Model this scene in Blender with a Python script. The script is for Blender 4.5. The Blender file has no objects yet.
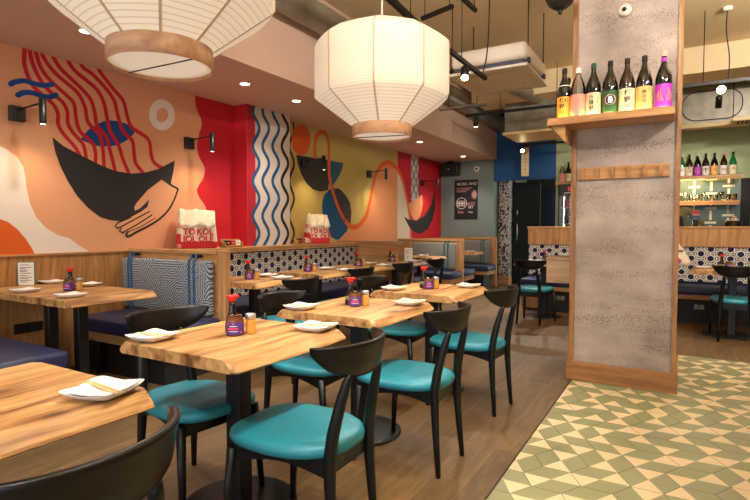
import bpy, bmesh, math, random
from mathutils import Vector, Matrix
random.seed(7)
PI = math.pi
SC = bpy.context.scene
COL = SC.collection

# ------------------------------------------------------------------ camera
F_PX, VPX, HY, EYE = 515.0, 680.0, 228.4, 1.21
PIT = math.atan((250 - HY) / F_PX)
YAW = math.atan((VPX - 375) / math.hypot(F_PX, 250 - HY))
cam_d = bpy.data.cameras.new('camera')
cam = bpy.data.objects.new('camera', cam_d)
COL.objects.link(cam)
cam.location = (0, 0, EYE)
cam.rotation_euler = (PI / 2 - PIT, 0, YAW)
cam_d.sensor_width = 36
cam_d.lens = F_PX / 750 * 36
cam_d.clip_start = 0.05
SC.camera = cam
_F = Vector((-math.sin(YAW) * math.cos(PIT), math.cos(YAW) * math.cos(PIT), -math.sin(PIT)))
_R = Vector((math.cos(YAW), math.sin(YAW), 0))
_U = _R.cross(_F)

def wall_pt(px, py, X):
    """height and depth, on the wall plane x = X, of a mark seen in the survey picture"""
    d = _F + _R * ((px - 375) / F_PX) + _U * ((250 - py) / F_PX)
    k = X / d.x
    return (d.y * k, EYE + d.z * k)

# ------------------------------------------------------------------ materials
def srgb(r, g, b):
    def f(c):
        c /= 255
        return c / 12.92 if c <= .04045 else ((c + .055) / 1.055) ** 2.4
    return (f(r), f(g), f(b), 1)

def mat(name, col, rough=.5, metal=0, spec=.5, emit=None, es=0, trans=0, alpha=1, bump=0, bscale=60, vary=0, vscale=6, coat=0):
    m = bpy.data.materials.new(name)
    m.use_nodes = True
    nt = m.node_tree
    b = nt.nodes['Principled BSDF']
    if len(col) == 3:
        col = srgb(*col)
    b.inputs['Base Color'].default_value = col
    b.inputs['Roughness'].default_value = rough
    b.inputs['Metallic'].default_value = metal
    b.inputs['Specular IOR Level'].default_value = spec
    b.inputs['Transmission Weight'].default_value = trans
    b.inputs['Alpha'].default_value = alpha
    b.inputs['Coat Weight'].default_value = coat
    if emit:
        b.inputs['Emission Color'].default_value = srgb(*emit)
        b.inputs['Emission Strength'].default_value = es
    if vary or bump:
        tc = nt.nodes.new('ShaderNodeTexCoord')
        n = nt.nodes.new('ShaderNodeTexNoise')
        n.inputs['Scale'].default_value = vscale
        n.inputs['Detail'].default_value = 6
        nt.links.new(tc.outputs['Object'], n.inputs['Vector'])
        if vary:
            mx = nt.nodes.new('ShaderNodeMix')
            mx.data_type = 'RGBA'
            mx.blend_type = 'MULTIPLY'
            mx.inputs[0].default_value = 1
            mx.inputs[6].default_value = col
            rp = nt.nodes.new('ShaderNodeValToRGB')
            rp.color_ramp.elements[0].position = .3
            rp.color_ramp.elements[0].color = (1 - vary, 1 - vary, 1 - vary, 1)
            rp.color_ramp.elements[1].position = .7
            rp.color_ramp.elements[1].color = (1 + vary * .3,) * 3 + (1,)
            nt.links.new(n.outputs['Fac'], rp.inputs['Fac'])
            nt.links.new(rp.outputs['Color'], mx.inputs[7])
            nt.links.new(mx.outputs[2], b.inputs['Base Color'])
        if bump:
            n2 = nt.nodes.new('ShaderNodeTexNoise')
            n2.inputs['Scale'].default_value = bscale
            n2.inputs['Detail'].default_value = 4
            nt.links.new(tc.outputs['Object'], n2.inputs['Vector'])
            bp = nt.nodes.new('ShaderNodeBump')
            bp.inputs['Strength'].default_value = bump
            bp.inputs['Distance'].default_value = .01
            nt.links.new(n2.outputs['Fac'], bp.inputs['Height'])
            nt.links.new(bp.outputs['Normal'], b.inputs['Normal'])
    return m

def wood(name, light, mid, dark, axis='Y', scale=9, stretch=14, rough=.5, knots=0, contrast=1, coord='Object', bump=.08):
    """long grained timber; axis = direction of the grain"""
    m = bpy.data.materials.new(name)
    m.use_nodes = True
    nt = m.node_tree
    N, L = nt.nodes, nt.links
    b = N['Principled BSDF']
    b.inputs['Roughness'].default_value = rough
    b.inputs['Specular IOR Level'].default_value = .35
    tc = N.new('ShaderNodeTexCoord')
    oi = N.new('ShaderNodeObjectInfo')
    ad = N.new('ShaderNodeVectorMath'); ad.operation = 'ADD'
    ml = N.new('ShaderNodeMath'); ml.operation = 'MULTIPLY'; ml.inputs[1].default_value = 37
    L.new(oi.outputs['Random'], ml.inputs[0])
    L.new(tc.outputs[coord], ad.inputs[0]); L.new(ml.outputs[0], ad.inputs[1])
    mp = N.new('ShaderNodeMapping')
    s = [scale * stretch / 4] * 3
    s['XYZ'.index(axis)] = scale / 6
    mp.inputs['Scale'].default_value = s
    # gentle wander of the grain
    nw = N.new('ShaderNodeTexNoise'); nw.inputs['Scale'].default_value = 2.2; nw.inputs['Detail'].default_value = 2
    L.new(ad.outputs[0], nw.inputs['Vector'])
    sub = N.new('ShaderNodeVectorMath'); sub.operation = 'SUBTRACT'; sub.inputs[1].default_value = (.5, .5, .5)
    L.new(nw.outputs['Color'], sub.inputs[0])
    sc = N.new('ShaderNodeVectorMath'); sc.operation = 'SCALE'; sc.inputs['Scale'].default_value = .09
    L.new(sub.outputs[0], sc.inputs[0])
    ad2 = N.new('ShaderNodeVectorMath'); ad2.operation = 'ADD'
    L.new(ad.outputs[0], ad2.inputs[0]); L.new(sc.outputs[0], ad2.inputs[1])
    L.new(ad2.outputs[0], mp.inputs['Vector'])
    n = N.new('ShaderNodeTexNoise'); n.inputs['Scale'].default_value = 1; n.inputs['Detail'].default_value = 9; n.inputs['Roughness'].default_value = .62
    L.new(mp.outputs[0], n.inputs['Vector'])
    rp = N.new('ShaderNodeValToRGB')
    e = rp.color_ramp.elements
    e[0].position = .5 - .22 / contrast; e[0].color = srgb(*dark)
    e[1].position = .5 + .2 / contrast; e[1].color = srgb(*light)
    k = e.new(.5); k.color = srgb(*mid)
    L.new(n.outputs['Fac'], rp.inputs['Fac'])
    out = rp.outputs['Color']
    if knots:
        mk = N.new('ShaderNodeMapping')
        s2 = [knots * 2.1, knots * 2.1, .001]
        s2['XYZ'.index(axis)] = knots
        mk.inputs['Scale'].default_value = s2
        L.new(ad2.outputs[0], mk.inputs['Vector'])
        v = N.new('ShaderNodeTexVoronoi'); v.voronoi_dimensions = '2D'; v.inputs['Scale'].default_value = 1
        L.new(mk.outputs[0], v.inputs['Vector'])
        r2 = N.new('ShaderNodeValToRGB')
        q = r2.color_ramp.elements
        q[0].position = .03; q[0].color = (.16, .10, .07, 1)
        q[1].position = .20; q[1].color = (1, 1, 1, 1)
        q2 = q.new(.07); q2.color = (.55, .42, .32, 1)
        L.new(v.outputs['Distance'], r2.inputs['Fac'])
        mx = N.new('ShaderNodeMix'); mx.data_type = 'RGBA'; mx.blend_type = 'MULTIPLY'; mx.inputs[0].default_value = .85
        L.new(out, mx.inputs[6]); L.new(r2.outputs['Color'], mx.inputs[7])
        out = mx.outputs[2]
    L.new(out, b.inputs['Base Color'])
    if bump:
        bp = N.new('ShaderNodeBump'); bp.inputs['Strength'].default_value = bump; bp.inputs['Distance'].default_value = .01
        L.new(n.outputs['Fac'], bp.inputs['Height']); L.new(bp.outputs['Normal'], b.inputs['Normal'])
    return m

def glass(name, col, rough=.05, mixt=.75):
    m = bpy.data.materials.new(name); m.use_nodes = True
    nt = m.node_tree; N, L = nt.nodes, nt.links
    N.remove(N['Principled BSDF'])
    o = N['Material Output']
    t = N.new('ShaderNodeBsdfTransparent'); t.inputs[0].default_value = srgb(*col)
    g = N.new('ShaderNodeBsdfGlossy'); g.inputs['Roughness'].default_value = rough
    fr = N.new('ShaderNodeFresnel'); fr.inputs[0].default_value = 1.45
    mx = N.new('ShaderNodeMixShader')
    ma = N.new('ShaderNodeMath'); ma.operation = 'ADD'; ma.inputs[1].default_value = 1 - mixt - .2
    L.new(fr.outputs[0], ma.inputs[0]); L.new(ma.outputs[0], mx.inputs[0]); L.new(t.outputs[0], mx.inputs[1]); L.new(g.outputs[0], mx.inputs[2])
    L.new(mx.outputs[0], o.inputs['Surface'])
    return m

def emitter(name, col, s):
    m = bpy.data.materials.new(name); m.use_nodes = True
    nt = m.node_tree
    nt.nodes.remove(nt.nodes['Principled BSDF'])
    e = nt.nodes.new('ShaderNodeEmission'); e.inputs[0].default_value = srgb(*col); e.inputs[1].default_value = s
    nt.links.new(e.outputs[0], nt.nodes['Material Output'].inputs['Surface'])
    return m

M = {}
M['oak_top'] = wood('oak_tabletop', (212, 168, 112), (186, 138, 84), (126, 82, 46), 'Y', 7, 12, .42, knots=1.7, contrast=1.5)
M['oak_x'] = wood('oak_across', (205, 158, 104), (184, 134, 82), (150, 100, 56), 'X', 8, 14, .5)
M['oak_z'] = wood('oak_upright', (205, 160, 108), (182, 134, 84), (148, 100, 56), 'Z', 8, 14, .5)
M['oak_y'] = wood('oak_along', (205, 160, 108), (182, 134, 84), (148, 100, 56), 'Y', 8, 14, .5)
M['panel_z'] = wood('veneer_upright', (190, 140, 86), (168, 118, 68), (136, 90, 48), 'Z', 10, 16, .5)
M['trim_wood'] = wood('pillar_trim_oak', (176, 128, 80), (150, 104, 62), (116, 78, 44), 'Z', 8, 14, .45)
M['trim_wood_x'] = wood('pillar_plinth_oak', (176, 128, 80), (150, 104, 62), (116, 78, 44), 'X', 8, 14, .45)
M['pale_x'] = wood('pale_timber', (206, 172, 134), (192, 154, 116), (166, 126, 90), 'X', 9, 14, .55)
M['lamp_wood'] = wood('lamp_ring_veneer', (214, 172, 134), (198, 150, 112), (172, 124, 90), 'X', 9, 9, .5)
M['black'] = mat('black_wood', (11, 11, 12), .38, spec=.35)
M['blackm'] = mat('black_metal', (18, 18, 20), .42, metal=.0, spec=.5)
M['back_wood'] = wood('dark_bentwood', (24, 17, 14), (16, 12, 10), (10, 8, 8), 'Y', 6, 10, .34)
M['teal'] = mat('teal_leather', (38, 136, 154), .42, spec=.5, bump=.05, bscale=260, vary=.1, vscale=8)
M['navy'] = mat('navy_leather', (36, 42, 78), .42, spec=.5, bump=.05, bscale=200)
M['white_china'] = mat('white_china', (236, 232, 230), .25)
M['napkin'] = mat('paper_napkin', (240, 234, 228), .9, bump=.25, bscale=90)
M['stick'] = mat('chopstick_wood', (228, 192, 132), .7)
M['red_cap'] = mat('red_plastic', (222, 36, 30), .35)
M['soy'] = mat('soy_glass', (26, 12, 10), .08, spec=.6)
M['soylab'] = mat('soy_label', (118, 128, 52), .6)
M['jar_glass'] = mat('amber_jar', (110, 62, 30), .1, spec=.6)
M['jar_clear'] = mat('jar_amber_clear', (212, 150, 66), .12, spec=.6)
M['jar_purple'] = mat('jar_label_violet', (74, 48, 128), .5)
M['jar_red'] = mat('jar_label_red', (226, 62, 84), .5)
M['jar_whit'] = mat('jar_label_white', (226, 220, 230), .5)
M['silver'] = mat('silver_lid', (196, 196, 200), .3, metal=.8)
M['paint_soffit'] = mat('soffit_paint', (212, 180, 160), .7, bump=.02)
M['paint_ceil'] = mat('ceiling_paint', (232, 210, 166), .8, bump=.1, bscale=6, vary=.1, vscale=.6)
M['grey_wall'] = mat('sage_grey_paint', (120, 134, 128), .8)
M['green_dark'] = mat('dark_sage_paint', (82, 92, 66), .8)
M['blue_wall'] = mat('deep_blue_paint', (13, 82, 138), .6)
M['green_wall'] = mat('pale_green_paint', (186, 198, 152), .8)
M['dark_wall'] = mat('black_wall', (26, 24, 24), .6, vary=.4, vscale=14)
M['plain_wall'] = mat('plain_plaster', (190, 170, 145), .8)
M['duct'] = mat('galvanised_steel', (150, 144, 126), .36, metal=.35, vary=.35, vscale=5, bump=.1, bscale=8)
M['ac_white'] = mat('ac_white', (226, 214, 196), .5)
M['ac_dark'] = mat('ac_dark', (74, 74, 86), .5)
M['cream'] = mat('cream_metal', (226, 204, 150), .5)
M['strap'] = mat('blue_strap', (44, 96, 140), .6)
M['strap_teal'] = mat('teal_strap', (34, 92, 104), .6)
M['canvas'] = mat('canvas_cloth', (232, 214, 186), .9, bump=.15, bscale=160)
M['canvas_red'] = mat('canvas_red_print', (204, 44, 48), .85)
M['canvas_pink'] = mat('canvas_pink_print', (226, 150, 130), .85)
M['concrete'] = None
M['lightdisc'] = emitter('lamp_diffuser_glow', (255, 232, 200), 9)
M['bulb'] = emitter('spot_bulb_glow', (255, 226, 170), 40)
M['led'] = emitter('shelf_led_glow', (255, 206, 130), 26)
M['led_soft'] = emitter('bar_led_glow', (255, 214, 140), 14)
M['clear_glass'] = glass('clear_glass', (236, 240, 236))
M['screen_dark'] = mat('dark_blue_panel', (18, 26, 52), .3)
M['green_glass'] = mat('green_bottle_glass', (16, 108, 52), .08, spec=.7)
M['brown_glass'] = mat('brown_bottle_glass', (40, 20, 12), .08, spec=.7)
M['black_glass'] = mat('black_bottle_glass', (14, 14, 12), .08, spec=.7)
M['lab_cream'] = mat('label_cream', (238, 224, 176), .6)
M['lab_white'] = mat('label_white', (238, 230, 216), .6)
M['lab_orange'] = mat('label_orange', (242, 168, 62), .6)
M['lab_amber'] = mat('label_amber', (240, 176, 106), .6)
M['lab_pink'] = mat('label_pink', (240, 158, 140), .6)
M['lab_purple'] = mat('label_purple', (176, 40, 180), .5)
M['lab_green'] = mat('label_dark_green', (34, 84, 48), .6)
M['ink'] = mat('black_ink', (24, 20, 18), .7)
M['ink_red'] = mat('red_ink', (198, 34, 40), .7)
M['ink_gold'] = mat('gold_ink', (214, 160, 50), .5)
M['ink_white'] = mat('white_ink', (224, 214, 206), .7)
M['ink_pink'] = mat('pink_ink', (198, 140, 130), .7)
M['pinkcap'] = mat('pink_cap', (236, 168, 150), .5)

def concrete_mat():
    m = bpy.data.materials.new('rough_concrete'); m.use_nodes = True
    nt = m.node_tree; N, L = nt.nodes, nt.links
    b = N['Principled BSDF']; b.inputs['Roughness'].default_value = .85
    tc = N.new('ShaderNodeTexCoord')
    n1 = N.new('ShaderNodeTexNoise'); n1.inputs['Scale'].default_value = 3.4; n1.inputs['Detail'].default_value = 7
    mp = N.new('ShaderNodeMapping'); mp.inputs['Scale'].default_value = (1, 1, 1.5)
    L.new(tc.outputs['Object'], mp.inputs[0]); L.new(mp.outputs[0], n1.inputs['Vector'])
    r1 = N.new('ShaderNodeValToRGB')
    e = r1.color_ramp.elements
    e[0].position = .25; e[0].color = srgb(142, 127, 118)
    e[1].position = .75; e[1].color = srgb(188, 171, 160)
    L.new(n1.outputs['Fac'], r1.inputs['Fac'])
    # small dark pits gathered into bands along the board marks
    n2 = N.new('ShaderNodeTexNoise'); n2.inputs['Scale'].default_value = 105; n2.inputs['Detail'].default_value = 3
    mp2 = N.new('ShaderNodeMapping'); mp2.inputs['Scale'].default_value = (1, 1, 1.7)
    L.new(tc.outputs['Object'], mp2.inputs[0]); L.new(mp2.outputs[0], n2.inputs['Vector'])
    n3 = N.new('ShaderNodeTexNoise'); n3.inputs['Scale'].default_value = 2.2; n3.inputs['Detail'].default_value = 4
    mp3 = N.new('ShaderNodeMapping'); mp3.inputs['Scale'].default_value = (.7, .7, 4)
    L.new(tc.outputs['Object'], mp3.inputs[0]); L.new(mp3.outputs[0], n3.inputs['Vector'])
    mu = N.new('ShaderNodeMath'); mu.operation = 'MULTIPLY_ADD'; mu.inputs[1].default_value = .55
    L.new(n3.outputs['Fac'], mu.inputs[0]); L.new(n2.outputs['Fac'], mu.inputs[2])
    r2 = N.new('ShaderNodeValToRGB')
    q = r2.color_ramp.elements
    q[0].position = .84; q[0].color = (1, 1, 1, 1)
    q[1].position = 1.0; q[1].color = (.38, .33, .30, 1)
    L.new(mu.outputs[0], r2.inputs['Fac'])
    mx = N.new('ShaderNodeMix'); mx.data_type = 'RGBA'; mx.blend_type = 'MULTIPLY'; mx.inputs[0].default_value = 1
    L.new(r1.outputs['Color'], mx.inputs[6]); L.new(r2.outputs['Color'], mx.inputs[7])
    L.new(mx.outputs[2], b.inputs['Base Color'])
    bp = N.new('ShaderNodeBump'); bp.inputs['Strength'].default_value = .35; bp.inputs['Distance'].default_value = .01
    L.new(mu.outputs[0], bp.inputs['Height']); bp.invert = True
    L.new(bp.outputs['Normal'], b.inputs['Normal'])
    return m
M['concrete'] = concrete_mat()

def floor_mat():
    m = bpy.data.materials.new('wood_plank_floor'); m.use_nodes = True
    nt = m.node_tree; N, L = nt.nodes, nt.links
    b = N['Principled BSDF']; b.inputs['Roughness'].default_value = .5
    tc = N.new('ShaderNodeTexCoord')
    mp = N.new('ShaderNodeMapping'); mp.inputs['Rotation'].default_value = (0, 0, PI / 2); mp.inputs['Location'].default_value = (0.04, .02, 0)
    L.new(tc.outputs['Object'], mp.inputs[0])
    br = N.new('ShaderNodeTexBrick')
    br.inputs['Scale'].default_value = 1
    br.inputs['Brick Width'].default_value = .9
    br.inputs['Row Height'].default_value = .166
    br.inputs['Mortar Size'].default_value = .0016
    br.inputs['Mortar Smooth'].default_value = .2
    br.inputs['Color1'].default_value = srgb(118, 92, 58)
    br.inputs['Color2'].default_value = srgb(96, 74, 46)
    br.inputs['Mortar'].default_value = srgb(140, 114, 78)
    L.new(mp.outputs[0], br.inputs['Vector'])
    mp2 = N.new('ShaderNodeMapping'); mp2.inputs['Scale'].default_value = (22, 2.4, 10)
    L.new(tc.outputs['Object'], mp2.inputs[0])
    n = N.new('ShaderNodeTexNoise'); n.inputs['Scale'].default_value = 1.4; n.inputs['Detail'].default_value = 8; n.inputs['Roughness'].default_value = .65
    L.new(mp2.outputs[0], n.inputs['Vector'])
    r = N.new('ShaderNodeValToRGB')
    e = r.color_ramp.elements
    e[0].position = .3; e[0].color = (.62, .6, .58, 1)
    e[1].position = .7; e[1].color = (1.25, 1.22, 1.18, 1)
    L.new(n.outputs['Fac'], r.inputs['Fac'])
    mx = N.new('ShaderNodeMix'); mx.data_type = 'RGBA'; mx.blend_type = 'MULTIPLY'; mx.inputs[0].default_value = 1
    L.new(br.outputs['Color'], mx.inputs[6]); L.new(r.outputs['Color'], mx.inputs[7])
    L.new(mx.outputs[2], b.inputs['Base Color'])
    return m
M['floor'] = floor_mat()

def hatch_mat(name, dark, light):
    """woven cloth of many little hatched triangles, each with its own direction"""
    m = bpy.data.materials.new(name); m.use_nodes = True
    nt = m.node_tree; N, L = nt.nodes, nt.links
    b = N['Principled BSDF']; b.inputs['Roughness'].default_value = .9
    tc = N.new('ShaderNodeTexCoord')
    mp = N.new('ShaderNodeMapping'); mp.inputs['Scale'].default_value = (1, .001, 1)
    L.new(tc.outputs['Object'], mp.inputs[0])
    v = N.new('ShaderNodeTexVoronoi'); v.inputs['Scale'].default_value = 10
    v.distance = 'MANHATTAN'
    L.new(mp.outputs[0], v.inputs['Vector'])
    sx = N.new('ShaderNodeSeparateColor'); L.new(v.outputs['Color'], sx.inputs[0])
    an = N.new('ShaderNodeMath'); an.operation = 'MULTIPLY'; an.inputs[1].default_value = 6.0
    fl = N.new('ShaderNodeMath'); fl.operation = 'FLOOR'
    L.new(sx.outputs[0], an.inputs[0]); L.new(an.outputs[0], fl.inputs[0])
    a2 = N.new('ShaderNodeMath'); a2.operation = 'MULTIPLY'; a2.inputs[1].default_value = PI / 6
    L.new(fl.outputs[0], a2.inputs[0])
    rot = N.new('ShaderNodeVectorRotate'); rot.rotation_type = 'Y_AXIS'
    L.new(mp.outputs[0], rot.inputs['Vector']); L.new(a2.outputs[0], rot.inputs['Angle'])
    sp = N.new('ShaderNodeSeparateXYZ'); L.new(rot.outputs[0], sp.inputs[0])
    mf = N.new('ShaderNodeMath'); mf.operation = 'MULTIPLY'; mf.inputs[1].default_value = 300
    L.new(sp.outputs[0], mf.inputs[0])
    sn = N.new('ShaderNodeMath'); sn.operation = 'SINE'; L.new(mf.outputs[0], sn.inputs[0])
    r = N.new('ShaderNodeValToRGB')
    e = r.color_ramp.elements
    e[0].position = .42; e[0].color = srgb(*dark)
    e[1].position = .58; e[1].color = srgb(*light)
    ma = N.new('ShaderNodeMath'); ma.operation = 'MULTIPLY_ADD'; ma.inputs[1].default_value = .5; ma.inputs[2].default_value = .5
    L.new(sn.outputs[0], ma.inputs[0]); L.new(ma.outputs[0], r.inputs['Fac'])
    L.new(r.outputs['Color'], b.inputs['Base Color'])
    return m
M['hatch_blue'] = hatch_mat('hatched_blue_cloth', (58, 80, 104), (176, 176, 172))
M['hatch_grey'] = hatch_mat('hatched_grey_cloth', (74, 82, 84), (156, 152, 140))

def paper_mat():
    m = bpy.data.materials.new('lantern_paper'); m.use_nodes = True
    nt = m.node_tree; N, L = nt.nodes, nt.links
    b = N['Principled BSDF']; b.inputs['Roughness'].default_value = .9
    tc = N.new('ShaderNodeTexCoord')
    w = N.new('ShaderNodeTexWave'); w.bands_direction = 'Z'; w.inputs['Scale'].default_value = 17; w.inputs['Distortion'].default_value = .35
    w.inputs['Detail'].default_value = 1
    L.new(tc.outputs['Object'], w.inputs['Vector'])
    r = N.new('ShaderNodeValToRGB')
    e = r.color_ramp.elements
    e[0].position = .02; e[0].color = srgb(226, 202, 172)
    e[1].position = .22; e[1].color = srgb(246, 228, 204)
    L.new(w.outputs['Fac'], r.inputs['Fac'])
    dk = N.new('ShaderNodeMix'); dk.data_type = 'RGBA'; dk.blend_type = 'MULTIPLY'; dk.inputs[0].default_value = 1; dk.inputs[7].default_value = (.66, .64, .60, 1)
    L.new(r.outputs['Color'], dk.inputs[6]); L.new(dk.outputs[2], b.inputs['Base Color'])
    L.new(r.outputs['Color'], b.inputs['Emission Color'])
    b.inputs['Emission Strength'].default_value = .31
    return m
M['paper'] = paper_mat()
M['paper_rib'] = mat('lantern_rib', (196, 166, 132), .9, emit=(196, 160, 122), es=.12)

# ------------------------------------------------------------------ mesh building
class MB:
    def __init__(s):
        s.bm = bmesh.new()
        s.mats = []
    def mi(s, m):
        if m not in s.mats:
            s.mats.append(m)
        return s.mats.index(m)
    def poly(s, pts, m, smooth=False):
        vs = [s.bm.verts.new(p) for p in pts]
        f = s.bm.faces.new(vs)
        f.material_index = s.mi(m); f.smooth = smooth
        return f
    def box(s, x0, x1, y0, y1, z0, z1, m, bev=0, seg=1):
        t = bmesh.new()
        vs = [t.verts.new((x, y, z)) for x in (x0, x1) for y in (y0, y1) for z in (z0, z1)]
        for q in ((0, 1, 3, 2), (4, 6, 7, 5), (0, 4, 5, 1), (2, 3, 7, 6), (0, 2, 6, 4), (1, 5, 7, 3)):
            t.faces.new([vs[i] for i in q])
        if bev:
            bmesh.ops.bevel(t, geom=t.edges[:], offset=bev, segments=seg, affect='EDGES', profile=.5)
        s.add(t, m, smooth=seg > 1)
        return s
    def add(s, t, m, smooth=False, M4=None):
        t.verts.index_update()
        k = s.mi(m)
        new = [s.bm.verts.new(M4 @ v.co if M4 else v.co) for v in t.verts]
        for f in t.faces:
            try:
                g = s.bm.faces.new([new[v.index] for v in f.verts])
            except ValueError:
                continue
            g.material_index = k; g.smooth = smooth
        t.free()
    def rings(s, rs, m, closed=True, cap=True, smooth=True):
        """skin a list of equal length rings of points"""
        k = s.mi(m)
        vv = [[s.bm.verts.new(p) for p in r] for r in rs]
        n = len(rs[0])
        for a, b in zip(vv, vv[1:]):
            for i in range(n if closed else n - 1):
                j = (i + 1) % n
                f = s.bm.faces.new((a[i], a[j], b[j], b[i]))
                f.material_index = k; f.smooth = smooth
        if cap and closed:
            f = s.bm.faces.new(vv[0][::-1]); f.material_index = k
            f = s.bm.faces.new(vv[-1]); f.material_index = k
        return s
    def lathe(s, prof, m, c=(0, 0, 0), n=20, cap=True, smooth=True):
        rs = [[(c[0] + r * math.cos(2 * PI * i / n), c[1] + r * math.sin(2 * PI * i / n), c[2] + z) for i in range(n)] for r, z in prof]
        return s.rings(rs, m, cap=cap, smooth=smooth)
    def tube(s, pts, rad, m, n=10, cap=True, squash=1):
        pts = [Vector(p) for p in pts]
        if not isinstance(rad, (list, tuple)):
            rad = [rad] * len(pts)
        rs = []
        ref = None
        for i, p in enumerate(pts):
            d = (pts[min(i + 1, len(pts) - 1)] - pts[max(i - 1, 0)]).normalized()
            if ref is None:
                ref = Vector((0, 0, 1)) if abs(d.z) < .9 else Vector((1, 0, 0))
            u = (ref - d * ref.dot(d)).normalized()
            w = d.cross(u)
            ref = u
            rs.append([p + (u * math.cos(2 * PI * k / n) + w * math.sin(2 * PI * k / n) * squash) * rad[i] for k in range(n)])
        return s.rings(rs, m, cap=cap)
    def prism(s, pts, axis, a, b, m):
        """outline (u, v) pushed between a and b along an axis"""
        def P(u, v, w):
            return {'X': (w, u, v), 'Y': (u, w, v), 'Z': (u, v, w)}[axis]
        return s.rings([[P(u, v, a) for u, v in pts], [P(u, v, b) for u, v in pts]], m, smooth=False)
    def disc(s, c, r, m, axis='Z', n=20):
        pts = []
        for i in range(n):
            a = 2 * PI * i / n
            u, v = r * math.cos(a), r * math.sin(a)
            pts.append({'Z': (c[0] + u, c[1] + v, c[2]), 'Y': (c[0] + u, c[1], c[2] + v), 'X': (c[0], c[1] + u, c[2] + v)}[axis])
        s.poly(pts, m)
        return s
    def build(s, name, parent=None, loc=None, rot=0, fix=True):
        if fix:
            bmesh.ops.recalc_face_normals(s.bm, faces=s.bm.faces[:])
        me = bpy.data.meshes.new(name)
        s.bm.to_mesh(me); s.bm.free()
        for m in s.mats:
            me.materials.append(M[m] if isinstance(m, str) else m)
        o = bpy.data.objects.new(name, me)
        COL.objects.link(o)
        if parent is not None:
            o.parent = parent
        if loc is not None:
            o.location = loc
        if rot:
            o.rotation_euler = (0, 0, rot)
        return o

def tag(o, label, cat, group=None):
    n = len(label.split())
    assert 4 <= n <= 16, (n, label)
    o['label'] = label; o['category'] = cat
    if group:
        o['group'] = group
    return o
def thing(name, loc, label, cat, group=None, rot=0):
    o = bpy.data.objects.new(name, None)
    COL.objects.link(o)
    o.empty_display_size = .05
    o.location = loc; o.rotation_euler = (0, 0, rot)
    return tag(o, label, cat, group)
def struct(o):
    o['kind'] = 'structure'
    return o
KIDS = {}
def kids_of(o):
    return [c for c in COL.objects if c.parent == o]
def copy_tree(src, loc, rot, label, group=None, parent=None):
    c = src.copy(); COL.objects.link(c)
    if parent is None:
        c.location = loc; c.rotation_euler = (0, 0, rot)
        c['label'] = label
        assert 4 <= len(label.split()) <= 16, label
        if group:
            c['group'] = group
    else:
        c.parent = parent
    for k in kids_of(src):
        copy_tree(k, None, 0, None, None, c)
    return c

def text_geo(mb, s, size, place, m, align='CENTER', scale_x=1, off=.014):
    """lettering as flat mesh; place maps (u, v) to a 3D point"""
    cu = bpy.data.curves.new('t', 'FONT')
    cu.body = s; cu.size = size; cu.offset = size * off; cu.align_x = align; cu.resolution_u = 3
    ob = bpy.data.objects.new('t', cu)
    COL.objects.link(ob)
    dg = bpy.context.evaluated_depsgraph_get()
    me = bpy.data.meshes.new_from_object(ob.evaluated_get(dg))
    k = mb.mi(m)
    vs = [mb.bm.verts.new(place(v.co.x * scale_x, v.co.y)) for v in me.vertices]
    for p in me.polygons:
        try:
            f = mb.bm.faces.new([vs[i] for i in p.vertices]); f.material_index = k
        except ValueError:
            pass
    bpy.data.objects.remove(ob); bpy.data.curves.remove(cu); bpy.data.meshes.remove(me)

def light(name, kind, loc, energy, col=(255, 214, 160), size=.05, spot=None, blend=.6, target=None):
    d = bpy.data.lights.new(name, kind)
    d.energy = energy
    d.color = srgb(*col)[:3]
    if kind in ('POINT', 'SPOT'):
        d.shadow_soft_size = size
    if kind == 'AREA':
        d.size = size
    if kind == 'SPOT':
        d.spot_size = math.radians(spot); d.spot_blend = blend
    o = bpy.data.objects.new(name, d)
    COL.objects.link(o)
    o.location = loc
    if target is not None:
        v = Vector(target) - Vector(loc)
        o.rotation_euler = v.to_track_quat('-Z', 'Y').to_euler()
    return o
# ================================================================== THE SETTING
WX, BY, CZ, SZ = -4.6, 10.66, 3.65, 2.665      # mural wall, back wall, ceiling, soffit
SX = -3.34                                    # edge of the soffit
RX, RY = 3.2, -3.2                            # right wall, shopfront behind the viewer
TX, TY = -0.72, 5.68                          # corner of the patterned tiles

b = MB()
b.box(WX - .2, TX, RY, BY + 2, -.1, 0, 'floor'); b.box(TX, RX, TY, BY + 2, -.1, 0, 'floor'); b.box(TX, RX, RY, TY, -.1, -.004, 'ink')
struct(b.build('floor'))

# hexagon cement tiles: each one carries a pale bow tie on green
M['tile_green'] = mat('tile_green', (140, 139, 100), .5, vary=.16, vscale=2.5)
M['tile_cream'] = mat('tile_cream', (216, 193, 150), .5, vary=.1, vscale=2.5)
M['grout'] = mat('tile_grout', (66, 58, 40), .8)
def clip(poly, axis, lim, keep_greater):
    out = []
    for i, p in enumerate(poly):
        q = poly[(i + 1) % len(poly)]
        a = (p[axis] - lim) * (1 if keep_greater else -1)
        c = (q[axis] - lim) * (1 if keep_greater else -1)
        if a >= 0:
            out.append(p)
        if (a >= 0) != (c >= 0):
            t = a / (a - c)
            out.append((p[0] + (q[0] - p[0]) * t, p[1] + (q[1] - p[1]) * t))
    return out
b = MB()
b.box(TX, RX, RY, TY, -.004, -.0005, 'grout')
SD = .1345
rng = random.Random(3)
KNOWN = {}
for cx, cy, s in ((-1, -2, '2010210'), (0, -2, '110201102'), (1, -2, '11021022'), (2, -1, '00121002'), (3, -1, '21121012'), (4, 1, '0121021')):
    for i, ch in enumerate(s):
        KNOWN[(cx, cy + i)] = int(ch)
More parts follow.
